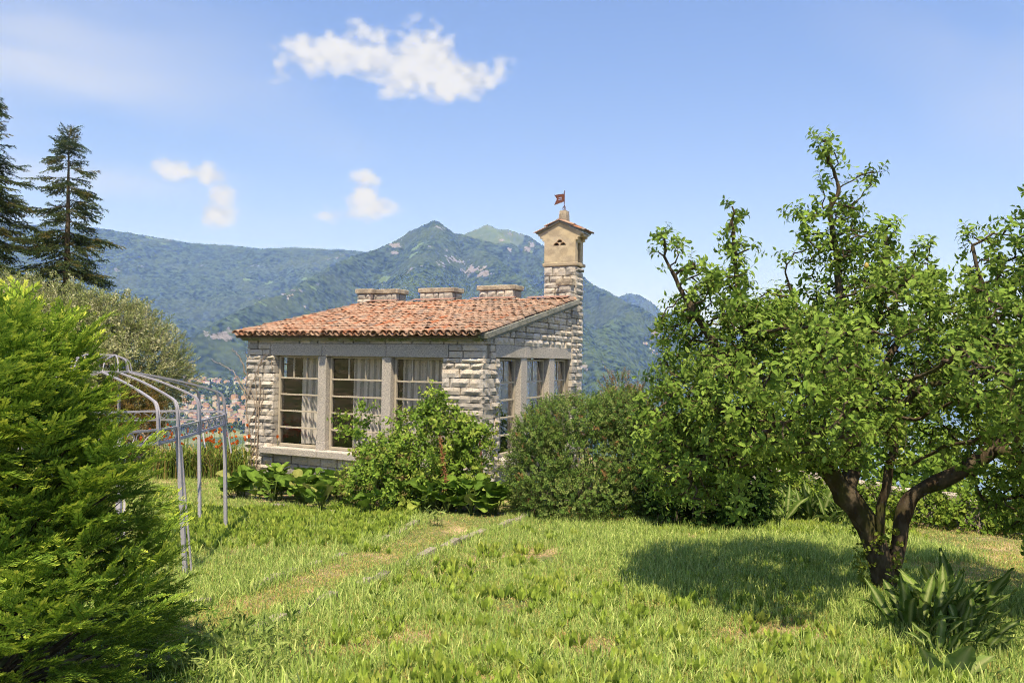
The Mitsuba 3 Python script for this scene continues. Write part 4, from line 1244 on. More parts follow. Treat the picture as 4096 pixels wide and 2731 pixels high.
def yew_shoot(rg, lo, hi, tip, L=0.15, laterals=5):
    mb = MB()

    def axis(o, d, up, length, shade):
        d = d / np.linalg.norm(d)
        s = np.cross(d, up)
        s /= np.linalg.norm(s)
        u = np.cross(s, d)
        n = max(5, int(length / 0.0085))
        bend = rg.normal() * 0.1
        for k in range(n):
            t = (k + 0.5) / n
            p = o + d * length * t + u * (bend * length * t * t)
            nl = 0.028 * (1 - 0.55 * t ** 3) * rg.uniform(0.8, 1.15)
            for q in (-1, 1):
                a = math.radians(52 - 22 * t + rg.normal() * 8)
                w = d * math.cos(a) + (s * q * math.cos(0.45) + u * math.sin(0.45 + rg.normal() * 0.2)) * math.sin(a)
                wd = np.cross(w, u)
                wd = wd / (np.linalg.norm(wd) + 1e-9) * 0.0032
                m_ = p + w * nl * 0.55
                v = np.array([p, m_ + wd * 1.2, p + w * nl, m_ - wd * 1.2])
                c = jitter_color(rg, lo, hi, 0.1)
                if t > 0.75:
                    c = c * 0.5 + np.array(tip) * 0.5
                mb.add(v, [[0, 1, 2], [0, 2, 3]], c)
        mb.add(*tube(np.array([o, o + d * length * 0.5 + u * bend * length * 0.25, o + d * length * 0.97 + u * bend * length * 0.94]), [0.0016, 0.0013, 0.0006], 3, cap=False), np.array(lo) * 0.8 + np.array([0.03, 0.02, 0.0]))

    z, y = np.array([0, 0, 1.0]), np.array([0, 1.0, 0])
    axis(np.zeros(3), z, y, L, 1)
    for k in range(laterals):
        t = 0.15 + 0.65 * k / max(1, laterals - 1) + rg.normal() * 0.03
        q = -1 if k % 2 else 1
        d = z * math.cos(0.8) + np.array([q, 0, 0]) * math.sin(0.8) + y * rg.normal() * 0.18
        axis(z * L * t, d, y, L * rg.uniform(0.4, 0.75) * (1 - 0.4 * t), 1)
    return mb


groups = []
for q in range(6):
    lo, hi, tip = [((0.114, 0.217, 0.032), (0.281, 0.422, 0.055), (0.659, 0.768, 0.099)), ((0.198, 0.332, 0.044), (0.430, 0.576, 0.070), (0.800, 0.800, 0.139)), ((0.092, 0.185, 0.028), (0.198, 0.320, 0.044), (0.461, 0.564, 0.079))][q % 3]
    groups.append(group_(f'yew_shoot_{q}', yew_shoot(ry, lo, hi, tip, [0.17, 0.20, 0.14, 0.24, 0.16, 0.19][q], [5, 6, 4, 7, 5, 6][q]), 'leaf_matte'))
YEW = [((-3.1, 4.3, 0.1), (1.18, 1.2, 0.85)), ((-3.1, 4.3, 0.8), (1.0, 1.0, 0.62)), ((-3.05, 4.25, 1.2), (0.78, 0.8, 0.48)), ((-2.8, 4.2, 1.45), (0.36, 0.5, 0.30)), ((-3.3, 4.3, 1.45), (0.5, 0.6, 0.5))]
pts, nrm, dep = blob_points(ry, YEW, 2700, 0.60, 0.34, 2.6, 4)
pts2, nrm2, dep2 = blob_points(ry, YEW, 700, 0.35, 0.05, 2.5, 4)
pts, nrm = np.vstack([pts, pts2]), np.vstack([nrm, nrm2])
keep = (pts[:, 2] > -0.42) & (pts[:, 0] > -3.7) & (pts[:, 1] < 5.4)
pts, nrm = pts[keep], nrm[keep]
dirs = nrm * 0.8 + np.array([0.22, -0.05, 0.42]) + ry.normal(size=nrm.shape) * 0.25
M = frames(dirs, ry, 0.8 + 0.95 * ry.random(len(pts)) ** 1.6, pos=pts, up=[0, 0, 1])
put_instances('yew_bush__foliage', groups, M, ry.integers(0, 6, len(pts)))
tb = MB()
for p in pts[::14]:
    q = np.array([-3.0, 4.35, max(-0.3, p[2] - 0.55)])
    tb.add(*tube(bez(q, (q + p) / 2 + [0, 0, -0.03], p, n=3), np.linspace(0.02, 0.003, 7), 4, cap=False))
tb.add(*tube([(-3.0, 4.35, -0.5), (-3.0, 4.35, 1.6)], [0.09, 0.02], 8))
tb.put('yew_bush__branches', 'bark', True)
tag('yew_bush__branches', kind='stuff')
tag('yew_bush', 'big bright green yew bush with feathery needle shoots, nearest at the left', 'bush')

# ---------------------------------------------------------------- olive tree
ro = rng_(99)
groups = []
OL_ST = ((0.0, 0.0), (0.4, 0.5), (0.75, 0.4), (1.0, 0.0))
for q in range(5):
    lo, hi = [((0.172, 0.216, 0.075), (0.345, 0.380, 0.165)), ((0.259, 0.293, 0.123), (0.517, 0.535, 0.281)), ((0.121, 0.164, 0.050), (0.241, 0.284, 0.099)), ((0.345, 0.362, 0.182), (0.621, 0.621, 0.380)), ((0.155, 0.207, 0.066), (0.328, 0.380, 0.132))][q]
    groups.append(group_(f'olive_shoot_{q}', twig(ro, 16, 0.30, 0.075, 0.022, lo, hi, 42, (0.22, 0.19, 0.14), 0.004, 0.1, 0.1, 0.1, OL_ST), 'leaf_matte'))
OLIVE = [((-10.6, 20.0, 1.45), (2.0, 1.9, 1.5)), ((-12.2, 20.0, 1.9), (2.0, 2.0, 1.6)), ((-9.5, 19.6, 1.1), (1.25, 1.5, 1.1)), ((-11.5, 19.5, 0.9), (2.2, 1.8, 1.2)), ((-13.6, 20.0, 1.9), (1.6, 2.0, 1.75)), ((-10.4, 20.0, 2.35), (1.0, 1.2, 0.75))]
pts, nrm, dep = blob_points(ro, OLIVE, 7600, 0.55, 0.16, 1.1, 6)
dirs = nrm * 0.8 + np.array([0, 0, 0.45]) + ro.normal(size=nrm.shape) * 0.4
M = frames(dirs, ro, ro.uniform(0.8, 1.3, len(pts)), pos=pts)
put_instances('olive_tree__crown', groups, M, ro.integers(0, 5, len(pts)))
tb = MB()
for a in range(26):
    p = pts[ro.integers(len(pts))]
    tb.add(*tube(bez((-11.4, 20, -0.5), (-11.2 + ro.normal() * 0.4, 20, 0.4), (p + [-11.2, 20, 0.6]) / 2, p, n=4), np.linspace(0.10, 0.008, 13), 5, cap=False))
tb.put('olive_tree__branches', 'twig_bark', True)
tag('olive_tree__branches', kind='stuff')
MB().add(*tube(bez((-11.45, 20, -1.7), (-11.3, 20, -0.8), (-11.4, 20, 0.1), n=5), np.linspace(0.24, 0.13, 11), 9)).put('olive_tree__trunk', 'bark', True)
tag('olive_tree', 'round grey-green olive tree behind the wire pergola', 'tree')

# ---------------------------------------------------------------- spruces
rs = rng_(111)


def spruce_spray(rg, lo, hi):
    """A flat hanging spray about 0.5 m long, along +z, with needle clusters round its axes."""
    mb = MB()
    ax = [(np.zeros(3), np.array([0, 0, 0.55]))]
    for k in range(5):
        t = 0.15 + 0.16 * k
        q = -1 if k % 2 else 1
        ax.append((np.array([0, 0, 0.55 * t]), np.array([q * 0.15, rg.normal() * 0.03 - 0.05, 0.14]) * (1.2 - 0.5 * t)))
    for o, d in ax:
        n = max(2, int(np.linalg.norm(d) / 0.05))
        u = d / np.linalg.norm(d)
        for k in range(n):
            p = o + d * (k + 0.5) / n
            for q in range(2):
                a = rg.uniform(0, 6.28)
                s = np.cross(u, [math.cos(a), math.sin(a), 0.2])
                s /= np.linalg.norm(s)
                e = p + u * 0.045 + s * 0.030
                w = np.cross(s, u) * 0.016
                mb.add([p - w, p + w, e + w * 0.7, e - w * 0.7], [[0, 1, 2], [0, 2, 3]], jitter_color(rg, lo, hi, 0.15))
    return mb


groups = []
for q in range(5):
    lo, hi = [((0.036, 0.060, 0.026), (0.090, 0.126, 0.042)), ((0.060, 0.087, 0.031), (0.144, 0.181, 0.063)), ((0.026, 0.048, 0.023), (0.066, 0.098, 0.037)), ((0.120, 0.113, 0.040), (0.240, 0.205, 0.070)), ((0.072, 0.094, 0.035), (0.168, 0.197, 0.070))][q]
    groups.append(group_(f'spruce_spray_{q}', spruce_spray(rs, lo, hi), 'leaf_matte'))


def spruce(key, x, y, z0, z1, reach, seed, label, levels=46, thin=1.0):
    rg = rng_(seed)
    wood = MB()
    wood.add(*tube([(x, y, z0), (x + 0.1, y, (z0 + z1) / 2), (x, y, z1 - 0.1)], [0.32, 0.17, 0.02], 8))
    pos, dirs = [], []
    for k in range(levels):
        f = (k + rg.random()) / levels
        z = z1 - 0.25 - (z1 - z0) * 0.86 * f
        L = reach * (0.10 + 0.92 * f ** 0.85) * rg.uniform(0.75, 1.15)
        for b in range(int(4 + 3 * f)):
            az = rg.uniform(0, 2 * math.pi)
            h = np.array([math.cos(az), math.sin(az), 0])
            l = L * rg.uniform(0.55, 1.1)
            droop = 0.18 + 0.25 * f
            bp = [np.array([x, y, z]) + h * l * t + np.array([0, 0, -droop * l * (t ** 1.3) + 0.22 * l * max(0, t - 0.6) ** 1.2]) for t in np.linspace(0, 1, 6)]
            wood.add(*tube(bp, np.linspace(0.035, 0.008, 6) * (0.5 + f), 3, cap=False))
            n = max(3, int(l * 7.5 * thin))
            for s in range(n):
                t = 0.18 + 0.82 * (s + rg.random()) / n
                i = min(4, int(t * 5))
                p = bp[i] * (1 - (t * 5 - i)) + bp[i + 1] * (t * 5 - i)
                e = h * 0.75 + np.array([-h[1], h[0], 0]) * rg.normal() * 0.75 + np.array([0, 0, -0.25 + rg.normal() * 0.25 - 0.25 * f])
                pos.append(p)
                dirs.append(e)
    for _ in range(40):
        t = rg.random()
        pos.append(np.array([x, y, z1 - 1.3 * t]) + rg.normal(size=3) * 0.05)
        dirs.append(np.array([rg.normal() * 0.7, rg.normal() * 0.7, 0.7]))
    M = frames(np.array(dirs), rg, rg.uniform(0.9, 1.5, len(pos)), pos=np.array(pos), up=[0, 0, 1])
    put_instances(f'{key}__needles', groups, M, rg.choice(5, len(pos), p=[0.28, 0.22, 0.22, 0.12, 0.16]))
    wood.put(f'{key}__trunk', 'bark', True)
    tag(key, label, 'tree')


spruce('spruce_tree', -23.2, 40, -2.5, 13.15, 3.9, 5, 'sparse pointed spruce tree with bare sky between its branches', 44, 1.0)
spruce('spruce_tree_001', -27.0, 39, -2.5, 15.2, 4.6, 6, 'taller dark spruce tree cut off by the left edge of the photo', 50, 1.25)

# ---------------------------------------------------------------- bushes
def small_bush(key, blobs, n, groups, weights, seed, label, lo=0.6, rough=0.2, freq=2.5, upw=0.4, spread=0.45, scale=(0.8, 1.25), bsdf_stem='twig_bark', roots=None, zmin=-9, stems=40, cat='bush', extra=None):
    rg = rng_(seed)
    pts, nrm, dep = blob_points(rg, blobs, n, lo, rough, freq, seed)
    if extra is not None:
        pts, nrm = np.vstack([pts, extra[0]]), np.vstack([nrm, extra[1]])
    ok = pts[:, 2] > np.maximum(zmin, ground_z(pts[:, 0], pts[:, 1]) + 0.02)
    pts, nrm = pts[ok], nrm[ok]
    dirs = nrm * 0.7 + np.array([0, 0, upw]) + rg.normal(size=nrm.shape) * spread
    M = frames(dirs, rg, rg.uniform(*scale, len(pts)), pos=pts)
    put_instances(f'{key}__foliage', groups, M, rg.choice(len(groups), len(pts), p=weights))
    tb = MB()
    rt_ = np.array(roots if roots is not None else [np.array(b[0]) for b in blobs])
    for _ in range(stems):
        p = pts[rg.integers(len(pts))]
        q = rt_[np.argmin(np.linalg.norm(rt_[:, :2] - p[:2], axis=1))].copy()
        q[:2] += rg.normal(size=2) * 0.12
        q[2] = float(ground_z(q[0], q[1])) - 0.05
        tb.add(*tube(bez(q, q * 0.5 + p * 0.5 + [0, 0, 0.15], p, n=3), np.linspace(0.012, 0.003, 7), 4, cap=False))
    tb.put(f'{key}__stems', bsdf_stem, True)
    tag(f'{key}__stems', kind='stuff')
    tag(key, label, cat)


rb = rng_(131)
SM_ST = ((0.0, 0.0), (0.45, 0.5), (1.0, 0.0))
cg = []
for q, (lo, hi) in enumerate([((0.075, 0.145, 0.031), (0.150, 0.255, 0.055)), ((0.122, 0.213, 0.043), (0.246, 0.359, 0.086)), ((0.218, 0.145, 0.059), (0.355, 0.222, 0.094)), ((0.055, 0.111, 0.028), (0.109, 0.188, 0.044)), ((0.178, 0.248, 0.068), (0.314, 0.393, 0.128))]):
    cg.append(group_(f'cotoneaster_shoot_{q}', twig(rb, 18, 0.17, 0.030, 0.019, lo, hi, 55, (0.14, 0.09, 0.06), 0.0018, 0.08, 0.2, 0.15, SM_ST), 'leaf_matte'))
BUSH = [((1.25, 12.6, 0.0), (1.15, 0.85, 0.92)), ((0.55, 12.5, -0.25), (0.62, 0.7, 0.75)), ((0.42, 12.4, 0.42), (0.36, 0.5, 0.32)), ((2.05, 12.4, -0.05), (0.75, 0.8, 0.9)), ((1.05, 12.6, 0.62), (0.8, 0.75, 0.40)), ((1.75, 12.5, 0.7), (0.45, 0.6, 0.42)), ((1.2, 12.1, -0.45), (1.0, 0.6, 0.42))]
small_bush('cotoneaster_bush', BUSH, 7800, cg, [0.27, 0.32, 0.035, 0.145, 0.23], 21, 'large rounded bush of tiny reddish-green leaves beside the side windows', lo=0.62, rough=0.16, freq=3, roots=[(0.6, 12.5, 0), (1.3, 12.6, 0), (2.0, 12.5, 0)], stems=70)
small_bush('red_shrub', [((1.86, 13.2, 1.02), (0.30, 0.35, 0.42)), ((2.05, 13.2, 0.8), (0.35, 0.4, 0.4)), ((1.65, 13.2, 0.95), (0.2, 0.25, 0.18))], 420, cg, [0.2, 0.12, 0.48, 0.1, 0.10], 22, 'loose shrub with coppery red shoots standing up behind the large rounded bush', lo=0.3, rough=0.4, roots=[(1.9, 13.2, 0)], stems=24, upw=0.9)

# dark broad-leaved evergreen in the pear tree's shade
RH_ST = ((0.0, 0.0), (0.35, 0.42), (0.7, 0.5), (1.0, 0.0))
rg_ = [group_(f'laurel_shoot_{q}', twig(rb, 10, 0.10, 0.115, 0.040, lo, hi, 60, (0.10, 0.08, 0.04), 0.003, 0.35, 0.15, 0.15, RH_ST), 'leaf_glossy') for q, (lo, hi) in enumerate([((0.025, 0.055, 0.014), (0.06, 0.11, 0.024)), ((0.035, 0.075, 0.016), (0.08, 0.14, 0.03)), ((0.02, 0.045, 0.012), (0.045, 0.085, 0.02))])]
small_bush('rhododendron_bush', [((2.75, 11.4, -0.25), (0.75, 0.6, 0.62)), ((3.3, 11.5, -0.15), (0.6, 0.6, 0.7)), ((2.4, 11.6, 0.1), (0.5, 0.5, 0.5)), ((3.05, 11.6, 0.4), (0.7, 0.6, 0.5))], 1150, rg_, [0.4, 0.3, 0.3], 23, 'dark evergreen bush with whorled glossy leaves in the shade under the pear tree', lo=0.55, rough=0.2, stems=40)

# shrub with seed heads in front of the windows
rgz = []
for q, (lo, hi) in enumerate([((0.145, 0.255, 0.033), (0.276, 0.401, 0.065)), ((0.108, 0.200, 0.029), (0.203, 0.305, 0.050)), ((0.248, 0.337, 0.057), (0.392, 0.480, 0.098)), ((0.079, 0.160, 0.026), (0.145, 0.240, 0.039))]):
    rgz.append(group_(f'shrub_shoot_{q}', twig(rb, 11, 0.19, 0.062, 0.036, lo, hi, 58, (0.13, 0.10, 0.05), 0.0022, 0.08, 0.2, 0.3, RH_ST), 'leaf_glossy'))
SHRUB = [((-2.05, 12.7, -0.45), (0.68, 0.6, 0.62)), ((-2.0, 12.8, 0.0), (0.45, 0.5, 0.36)), ((-1.55, 13.0, -0.2), (0.42, 0.5, 0.6)), ((-0.95, 13.6, 0.30), (0.36, 0.4, 0.40)), ((-0.68, 13.6, 0.12), (0.30, 0.4, 0.42)), ((-1.55, 13.4, 0.52), (0.52, 0.35, 0.16)), ((-1.30, 13.5, 0.72), (0.2, 0.25, 0.28)), ((-1.37, 13.4, 0.95), (0.10, 0.12, 0.17)), ((-2.45, 13.0, 0.50), (0.10, 0.12, 0.38)), ((-2.78, 13.2, 0.48), (0.17, 0.15, 0.10)), ((-1.0, 13.5, -0.35), (0.4, 0.35, 0.4))]
small_bush('flowering_shrub', SHRUB, 1900, rgz, [0.30, 0.28, 0.2, 0.22], 24, 'yellow-green arching shrub with brown seed heads in front of the windows', lo=0.3, rough=0.4, roots=[(-2.0, 12.7, 0), (-1.0, 13.6, 0)], stems=60, upw=0.35, spread=0.55)
sd = MB()
pts, nrm, _ = blob_points(rb, SHRUB[:2], 95, 0.93, 0.15, 2.5, 24)
for p, n_ in zip(pts, nrm):
    if n_[1] > 0.35 or n_[2] < -0.3:
        continue
    for _ in range(16):
        o = rb.normal(size=3) * [0.035, 0.035, 0.018]
        c = jitter_color(rb, (0.20, 0.14, 0.055), (0.36, 0.27, 0.13))
        m = trimesh.creation.icosahedron()
        sd.add(np.array(m.vertices) * 0.0075 + p + n_ * 0.05 + o, m.faces, c)
sd.put('flowering_shrub__seed_heads', 'leaf_matte', color=True)
tag('flowering_shrub__seed_heads', kind='stuff')
br = MB()
for P_, r0 in ((((-1.72, 13.35, -0.05), (-1.55, 13.3, 0.25), (-1.35, 13.35, 0.48), (-1.15, 13.4, 0.50)), 0.022), (((-1.9, 13.3, 0.18), (-1.62, 13.3, 0.35), (-1.42, 13.35, 0.46)), 0.013), (((-1.75, 13.25, 0.45), (-1.45, 13.3, 0.60), (-1.25, 13.4, 0.45), (-1.18, 13.4, 0.15)), 0.008), (((-0.85, 13.6, -0.9), (-0.9, 13.6, -0.3), (-1.0, 13.6, 0.3)), 0.016), (((-0.7, 13.6, -0.9), (-0.72, 13.6, -0.2), (-0.62, 13.6, 0.35)), 0.012), (((-1.05, 13.6, -0.9), (-1.25, 13.5, -0.2), (-1.3, 13.5, 0.8)), 0.016)):
    b_ = bez(*P_, n=5)
    br.add(*tube(b_, np.linspace(r0, r0 * 0.5, len(b_)), 6))
br.put('flowering_shrub__branch', 'twig_bark', True)
tag('flowering_shrub__branch', kind='stuff')
# a dried flower spike hanging from it
sp = MB()
path = bez((-1.17, 12.9, 0.33), (-1.12, 12.85, 0.0), (-1.07, 12.8, -0.30), (-1.06, 12.8, -0.50), n=6)
sp.add(*tube(path, 0.006, 5), (0.25, 0.11, 0.045))
for p in path:
    for _ in range(16):
        d = rb.normal(size=3)
        d[2] -= 0.6
        v, f = leaf(0.045, 0.02, 0.4, 0.4, SM_ST)
        R = frames(np.cross(d, rb.normal(size=3))[None], rb)[0]
        R[:3, 3] = p + rb.normal(size=3) * [0.015, 0.015, 0.03]
        sp.add(turn(v, R), f, jitter_color(rb, (0.38, 0.19, 0.09), (0.55, 0.33, 0.17)))
sp.put('dried_flower_spike', 'leaf_matte', color=True)
tag('dried_flower_spike', 'withered orange-brown flower spike hanging in front of the shrub by the house corner', 'dried flower')

# brownish conifer behind the pergola, hedge and plants along the right-hand terrace edge
jg = [group_(f'juniper_shoot_{q}', twig(rb, 26, 0.26, 0.05, 0.010, lo, hi, 35, (0.12, 0.08, 0.05), 0.003, 0.0, 0.1, 0.1, SM_ST), 'leaf_matte') for q, (lo, hi) in enumerate([((0.130, 0.098, 0.026), (0.247, 0.169, 0.052)), ((0.078, 0.085, 0.023), (0.156, 0.143, 0.039)), ((0.221, 0.143, 0.039), (0.351, 0.234, 0.078))])]
small_bush('juniper_bush', [((-9.3, 18.5, -0.1), (1.0, 0.9, 0.85)), ((-9.0, 18.4, 0.4), (0.7, 0.7, 0.7)), ((-10.3, 18.6, -0.2), (1.1, 0.9, 0.7)), ((-8.75, 18.4, -0.2), (0.5, 0.5, 0.5))], 2100, jg, [0.4, 0.33, 0.27], 25, 'brown-tinged conifer bush behind the wire pergola', lo=0.5, stems=30, upw=0.7)
hg = [group_(f'hedge_shoot_{q}', twig(rb, 12, 0.16, 0.05, 0.03, lo, hi, 55, (0.12, 0.09, 0.05), 0.002, 0.05, 0.2, 0.2, RH_ST), 'leaf_glossy') for q, (lo, hi) in enumerate([((0.121, 0.209, 0.027), (0.216, 0.317, 0.047)), ((0.088, 0.162, 0.024), (0.162, 0.250, 0.038)), ((0.189, 0.270, 0.041), (0.311, 0.392, 0.074))])]
HEDGE = [((5.3 + 0.5 * k, 12.7 - 0.42 * k, -0.62 + 0.03 * (k % 2)), (0.42, 0.35, 0.36)) for k in range(6)] + [((4.7, 13.2, -0.6), (0.45, 0.35, 0.4))]
small_bush('low_hedge', HEDGE, 1700, hg, [0.4, 0.3, 0.3], 26, 'low sunlit green hedge at the terrace edge behind the pear trunks', lo=0.5, stems=30, cat='hedge')
# trees on the slope below the terrace, seen through the pear tree
small_bush('slope_tree', [((5.5, 19, -1.2), (2.2, 1.8, 1.5)), ((8.2, 18, -1.0), (2.2, 1.8, 1.7))], 1500, rgz, [0.2, 0.35, 0.05, 0.4], 27, 'green tree on the slope below the terrace, behind the pear tree', lo=0.6, scale=(2.0, 3.2), stems=24, cat='tree', zmin=-3)
# ---------------------------------------------------------------- wire pergola (garden gazebo)
scene['grey_paint'] = ts({'type': 'principled', 'base_color': proc(lambda p, n, uv: mix((0.24, 0.24, 0.275), (0.31, 0.31, 0.345), fbm(p.x * 9, p.y * 9, p.z * 4, 2))), 'roughness': 0.4, 'specular': 0.5})
G = 'garden_gazebo'
tag(G, 'bare grey metal garden gazebo frame with curved roof ribs and a scrollwork ring', 'gazebo')


def bar_(key, pts, r=0.012, sides=4):
    MB().add(*tube(np.asarray(pts, float), r, sides, twist=math.pi / 4)).put(name_(f'{G}__{key}'), 'grey_paint', 25)


ring_pts = np.array([(-3.60, 7.15), (-3.46, 7.60), (-3.46, 8.05), (-3.60, 8.95), (-3.74, 9.75), (-3.86, 10.45), (-4.02, 10.95), (-4.28, 11.35), (-4.62, 11.48), (-5.05, 11.30), (-5.50, 10.85), (-5.95, 10.1), (-6.15, 9.3), (-6.05, 8.4), (-5.6, 7.6), (-4.9, 7.05), (-4.2, 6.95), (-3.60, 7.15)])
ring = bez(*ring_pts, n=5)
RZ = lambda p: 0.905 - 0.022 * (p[..., 1] - 8.0)
top = np.column_stack([ring, RZ(ring)])
low = top - [0, 0, 0.135]
bar_('ring_rail', top, 0.013)
bar_('ring_rail', low, 0.013)
inn = np.column_stack([ring * 0.985 + np.array([-4.8, 9.2]) * 0.015, RZ(ring)])
bar_('ring_rail', inn - [0, 0, 0.012], 0.008)
bar_('ring_rail', inn - [0, 0, 0.123], 0.008)
# scrolls between the two rails
seg = np.cumsum(np.r_[0, np.linalg.norm(np.diff(ring, axis=0), axis=1)])
n_s = int(seg[-1] / 0.36)
for k in range(n_s):
    s0 = (k + 0.5) * seg[-1] / n_s
    c = np.array([np.interp(s0, seg, top[:, q]) for q in range(3)]) - [0, 0, 0.0675]
    c2 = np.array([np.interp(s0 + 0.05, seg, top[:, q]) for q in range(3)]) - [0, 0, 0.0675]
    t = (c2 - c) / np.linalg.norm(c2 - c)
    sc = MB()
    for q in (-1, 1):
        a = np.linspace(0, 1.75 * math.pi, 14)
        rr = 0.05 - 0.013 * a / 5.5
        sc.add(*tube(c + t * (q * (0.055 + 0.0)) + np.outer(q * rr * np.cos(a), t) + np.outer(rr * np.sin(a), [0, 0, 1.0]), 0.006, 4, cap=False))
    e = np.array([np.interp(min(s0 + 0.22, seg[-1]), seg, top[:, w]) for w in range(3)]) - [0, 0, 0.03]
    sc.add(*tube([c + t * 0.10 - [0, 0, 0.04], (c + t * 0.10 + e) / 2 - [0, 0, 0.01], e], 0.006, 4))
    sc.put(name_(f'{G}__scroll'), 'grey_paint', 40)
for b, (x, y) in {(-3.30, 8.0): (-3.46, 8.05), (-3.78, 10.4): (-3.86, 10.45), (-4.45, 11.2): (-4.62, 11.48), (-3.3, 6.6): (-3.60, 7.15), (-6.2, 9.8): (-6.15, 9.3), (-5.3, 6.7): (-5.3, 7.3), (-5.75, 10.9): (-5.75, 10.45)}.items():
    t3 = np.array([x, y, 0.905 - 0.022 * (y - 8)])
    b3 = np.array([b[0], b[1], float(ground_z(b[0], b[1])) - 0.2])
    bar_('post', [b3, b3 * 0.5 + t3 * 0.5, t3], 0.028)
    d = np.array([0.03, 0.035, 0])
    bar_('post', [t3 + d - [0, 0, 0.2], b3 + d + [0, 0, 0.25 if b[1] < 8.2 else 1.25]], 0.011)


def rib(cp, mid, foot, r=0.0125):
    p = bez(cp, np.array(cp) * 0.5 + np.array(mid) * 0.5 + [0, 0, 0.02], mid, np.array(mid) * 0.22 + np.array(foot) * 0.78 + [0, 0, 0.5 * (mid[2] - foot[2])], foot, np.array(foot) - [0, 0, 0.17], n=6)
    bar_('roof_rib', p, r)
    bar_('roof_rib', p + [0.0, 0.05, -0.012], r * 0.8)


def foot_(k):
    x, y = ring_pts[k]
    return np.array([x, y, 0.905 - 0.022 * (y - 8.0) + 0.02])


CR = np.array([-4.90, 9.25])
crown_low = {k: np.array([CR[0] + 0.33 * math.cos(a), CR[1] + 0.33 * math.sin(a), 1.435]) for k, a in enumerate(np.radians(np.arange(0, 360, 30)))}
feet = {5: 1, 3: 0, 2: 11, 1: 10, 8: 2, 10: 3, 11: 4, 12: 5, 13: 6, 14: 7, 16: 8, 7: 2}
for fi, ci in feet.items():
    f = foot_(fi)
    c = crown_low[ci]
    m = c * 0.14 + f * 0.86
    m[2] = f[2] + 0.56 * (c[2] - f[2])
    rib(c, m, f)
cl = np.array([crown_low[k % 12] for k in range(13)])
bar_('crown_ring', bez(*cl, n=3), 0.010)
hub = np.array([CR[0] + 0.14, CR[1] + 0.05, 1.635])
bar_('crown_bar', [hub, hub + [-0.32, -0.05, 0.004]], 0.014)
for k in range(12):
    c = crown_low[k]
    s = hub if k in (0, 1, 2, 3, 11, 10, 9) else hub + [-0.32, -0.05, 0.004]
    bar_('crown_rib', bez(s, s * 0.45 + c * 0.55 + [(c[0] - s[0]) * 0.22, (c[1] - s[1]) * 0.22, 0.045], c, n=6), 0.008)

# ---------------------------------------------------------------- path kerbs, walls
diffuse_proc('kerb_stone', lambda p, n, uv: mix(mix((0.180, 0.167, 0.130), (0.252, 0.229, 0.174), fbm(p.x * 9, p.y * 9, p.z * 9, 3)), (0.072, 0.074, 0.050), smoothstep(0.5, 0.7, fbm(p.x * 4, p.y * 4, p.z * 4, 2)) * 0.7))
rk = rng_(404)


def edging(key, pts, label, top=0.05, skip=0.25):
    line = bez(*[(x, y, 0) for x, y in pts], n=10)[:, :2]
    s = np.cumsum(np.r_[0, np.linalg.norm(np.diff(line, axis=0), axis=1)])
    a = 0.0
    while a < s[-1] - 0.1:
        L = rk.uniform(0.22, 0.5)
        c = np.array([np.interp(a + L / 2, s, line[:, q]) for q in (0, 1)])
        e = np.array([np.interp(min(a + L, s[-1]), s, line[:, q]) for q in (0, 1)])
        a += L
        if rk.random() < skip:
            continue
        d = (e - c) / (np.linalg.norm(e - c) + 1e-9)
        v, f = rock(-L / 2 + 0.01, L / 2 - 0.01, -0.04, 0.05, -0.12, top * rk.uniform(0.5, 1.2), rk, 0.022, 0.06, 0.01)
        z = float(ground_z(*c))
        w = np.stack([c[0] + v[:, 0] * d[0] - v[:, 1] * d[1], c[1] + v[:, 0] * d[1] + v[:, 1] * d[0], z + v[:, 2]], 1)
        MB().add(w, f).put(name_(f'{key}__stone'), 'kerb_stone')
    tag(key, label, 'path edging')


PL = [(-2.75, 6.5), (-2.48, 6.98), (-2.17, 8.29), (-1.65, 9.71), (-1.35, 11.0)]
PRt = [(-2.05, 5.4), (-1.84, 5.83), (-1.46, 7.13), (-0.85, 9.04), (-0.2, 11.0), (0.39, 12.4)]
edging('path_edging', PL, 'row of worn edging stones along the left side of the overgrown path', 0.045, 0.4)
edging('path_edging_001', PRt, 'thin row of edging stones along the right side of the overgrown path', 0.06, 0.2)
edging('path_edging_002', [(-3.9, 12.9), (-3.0, 12.5), (-2.3, 11.9)], 'short row of edging stones below the big-leaved bed under the windows', 0.06, 0.2)

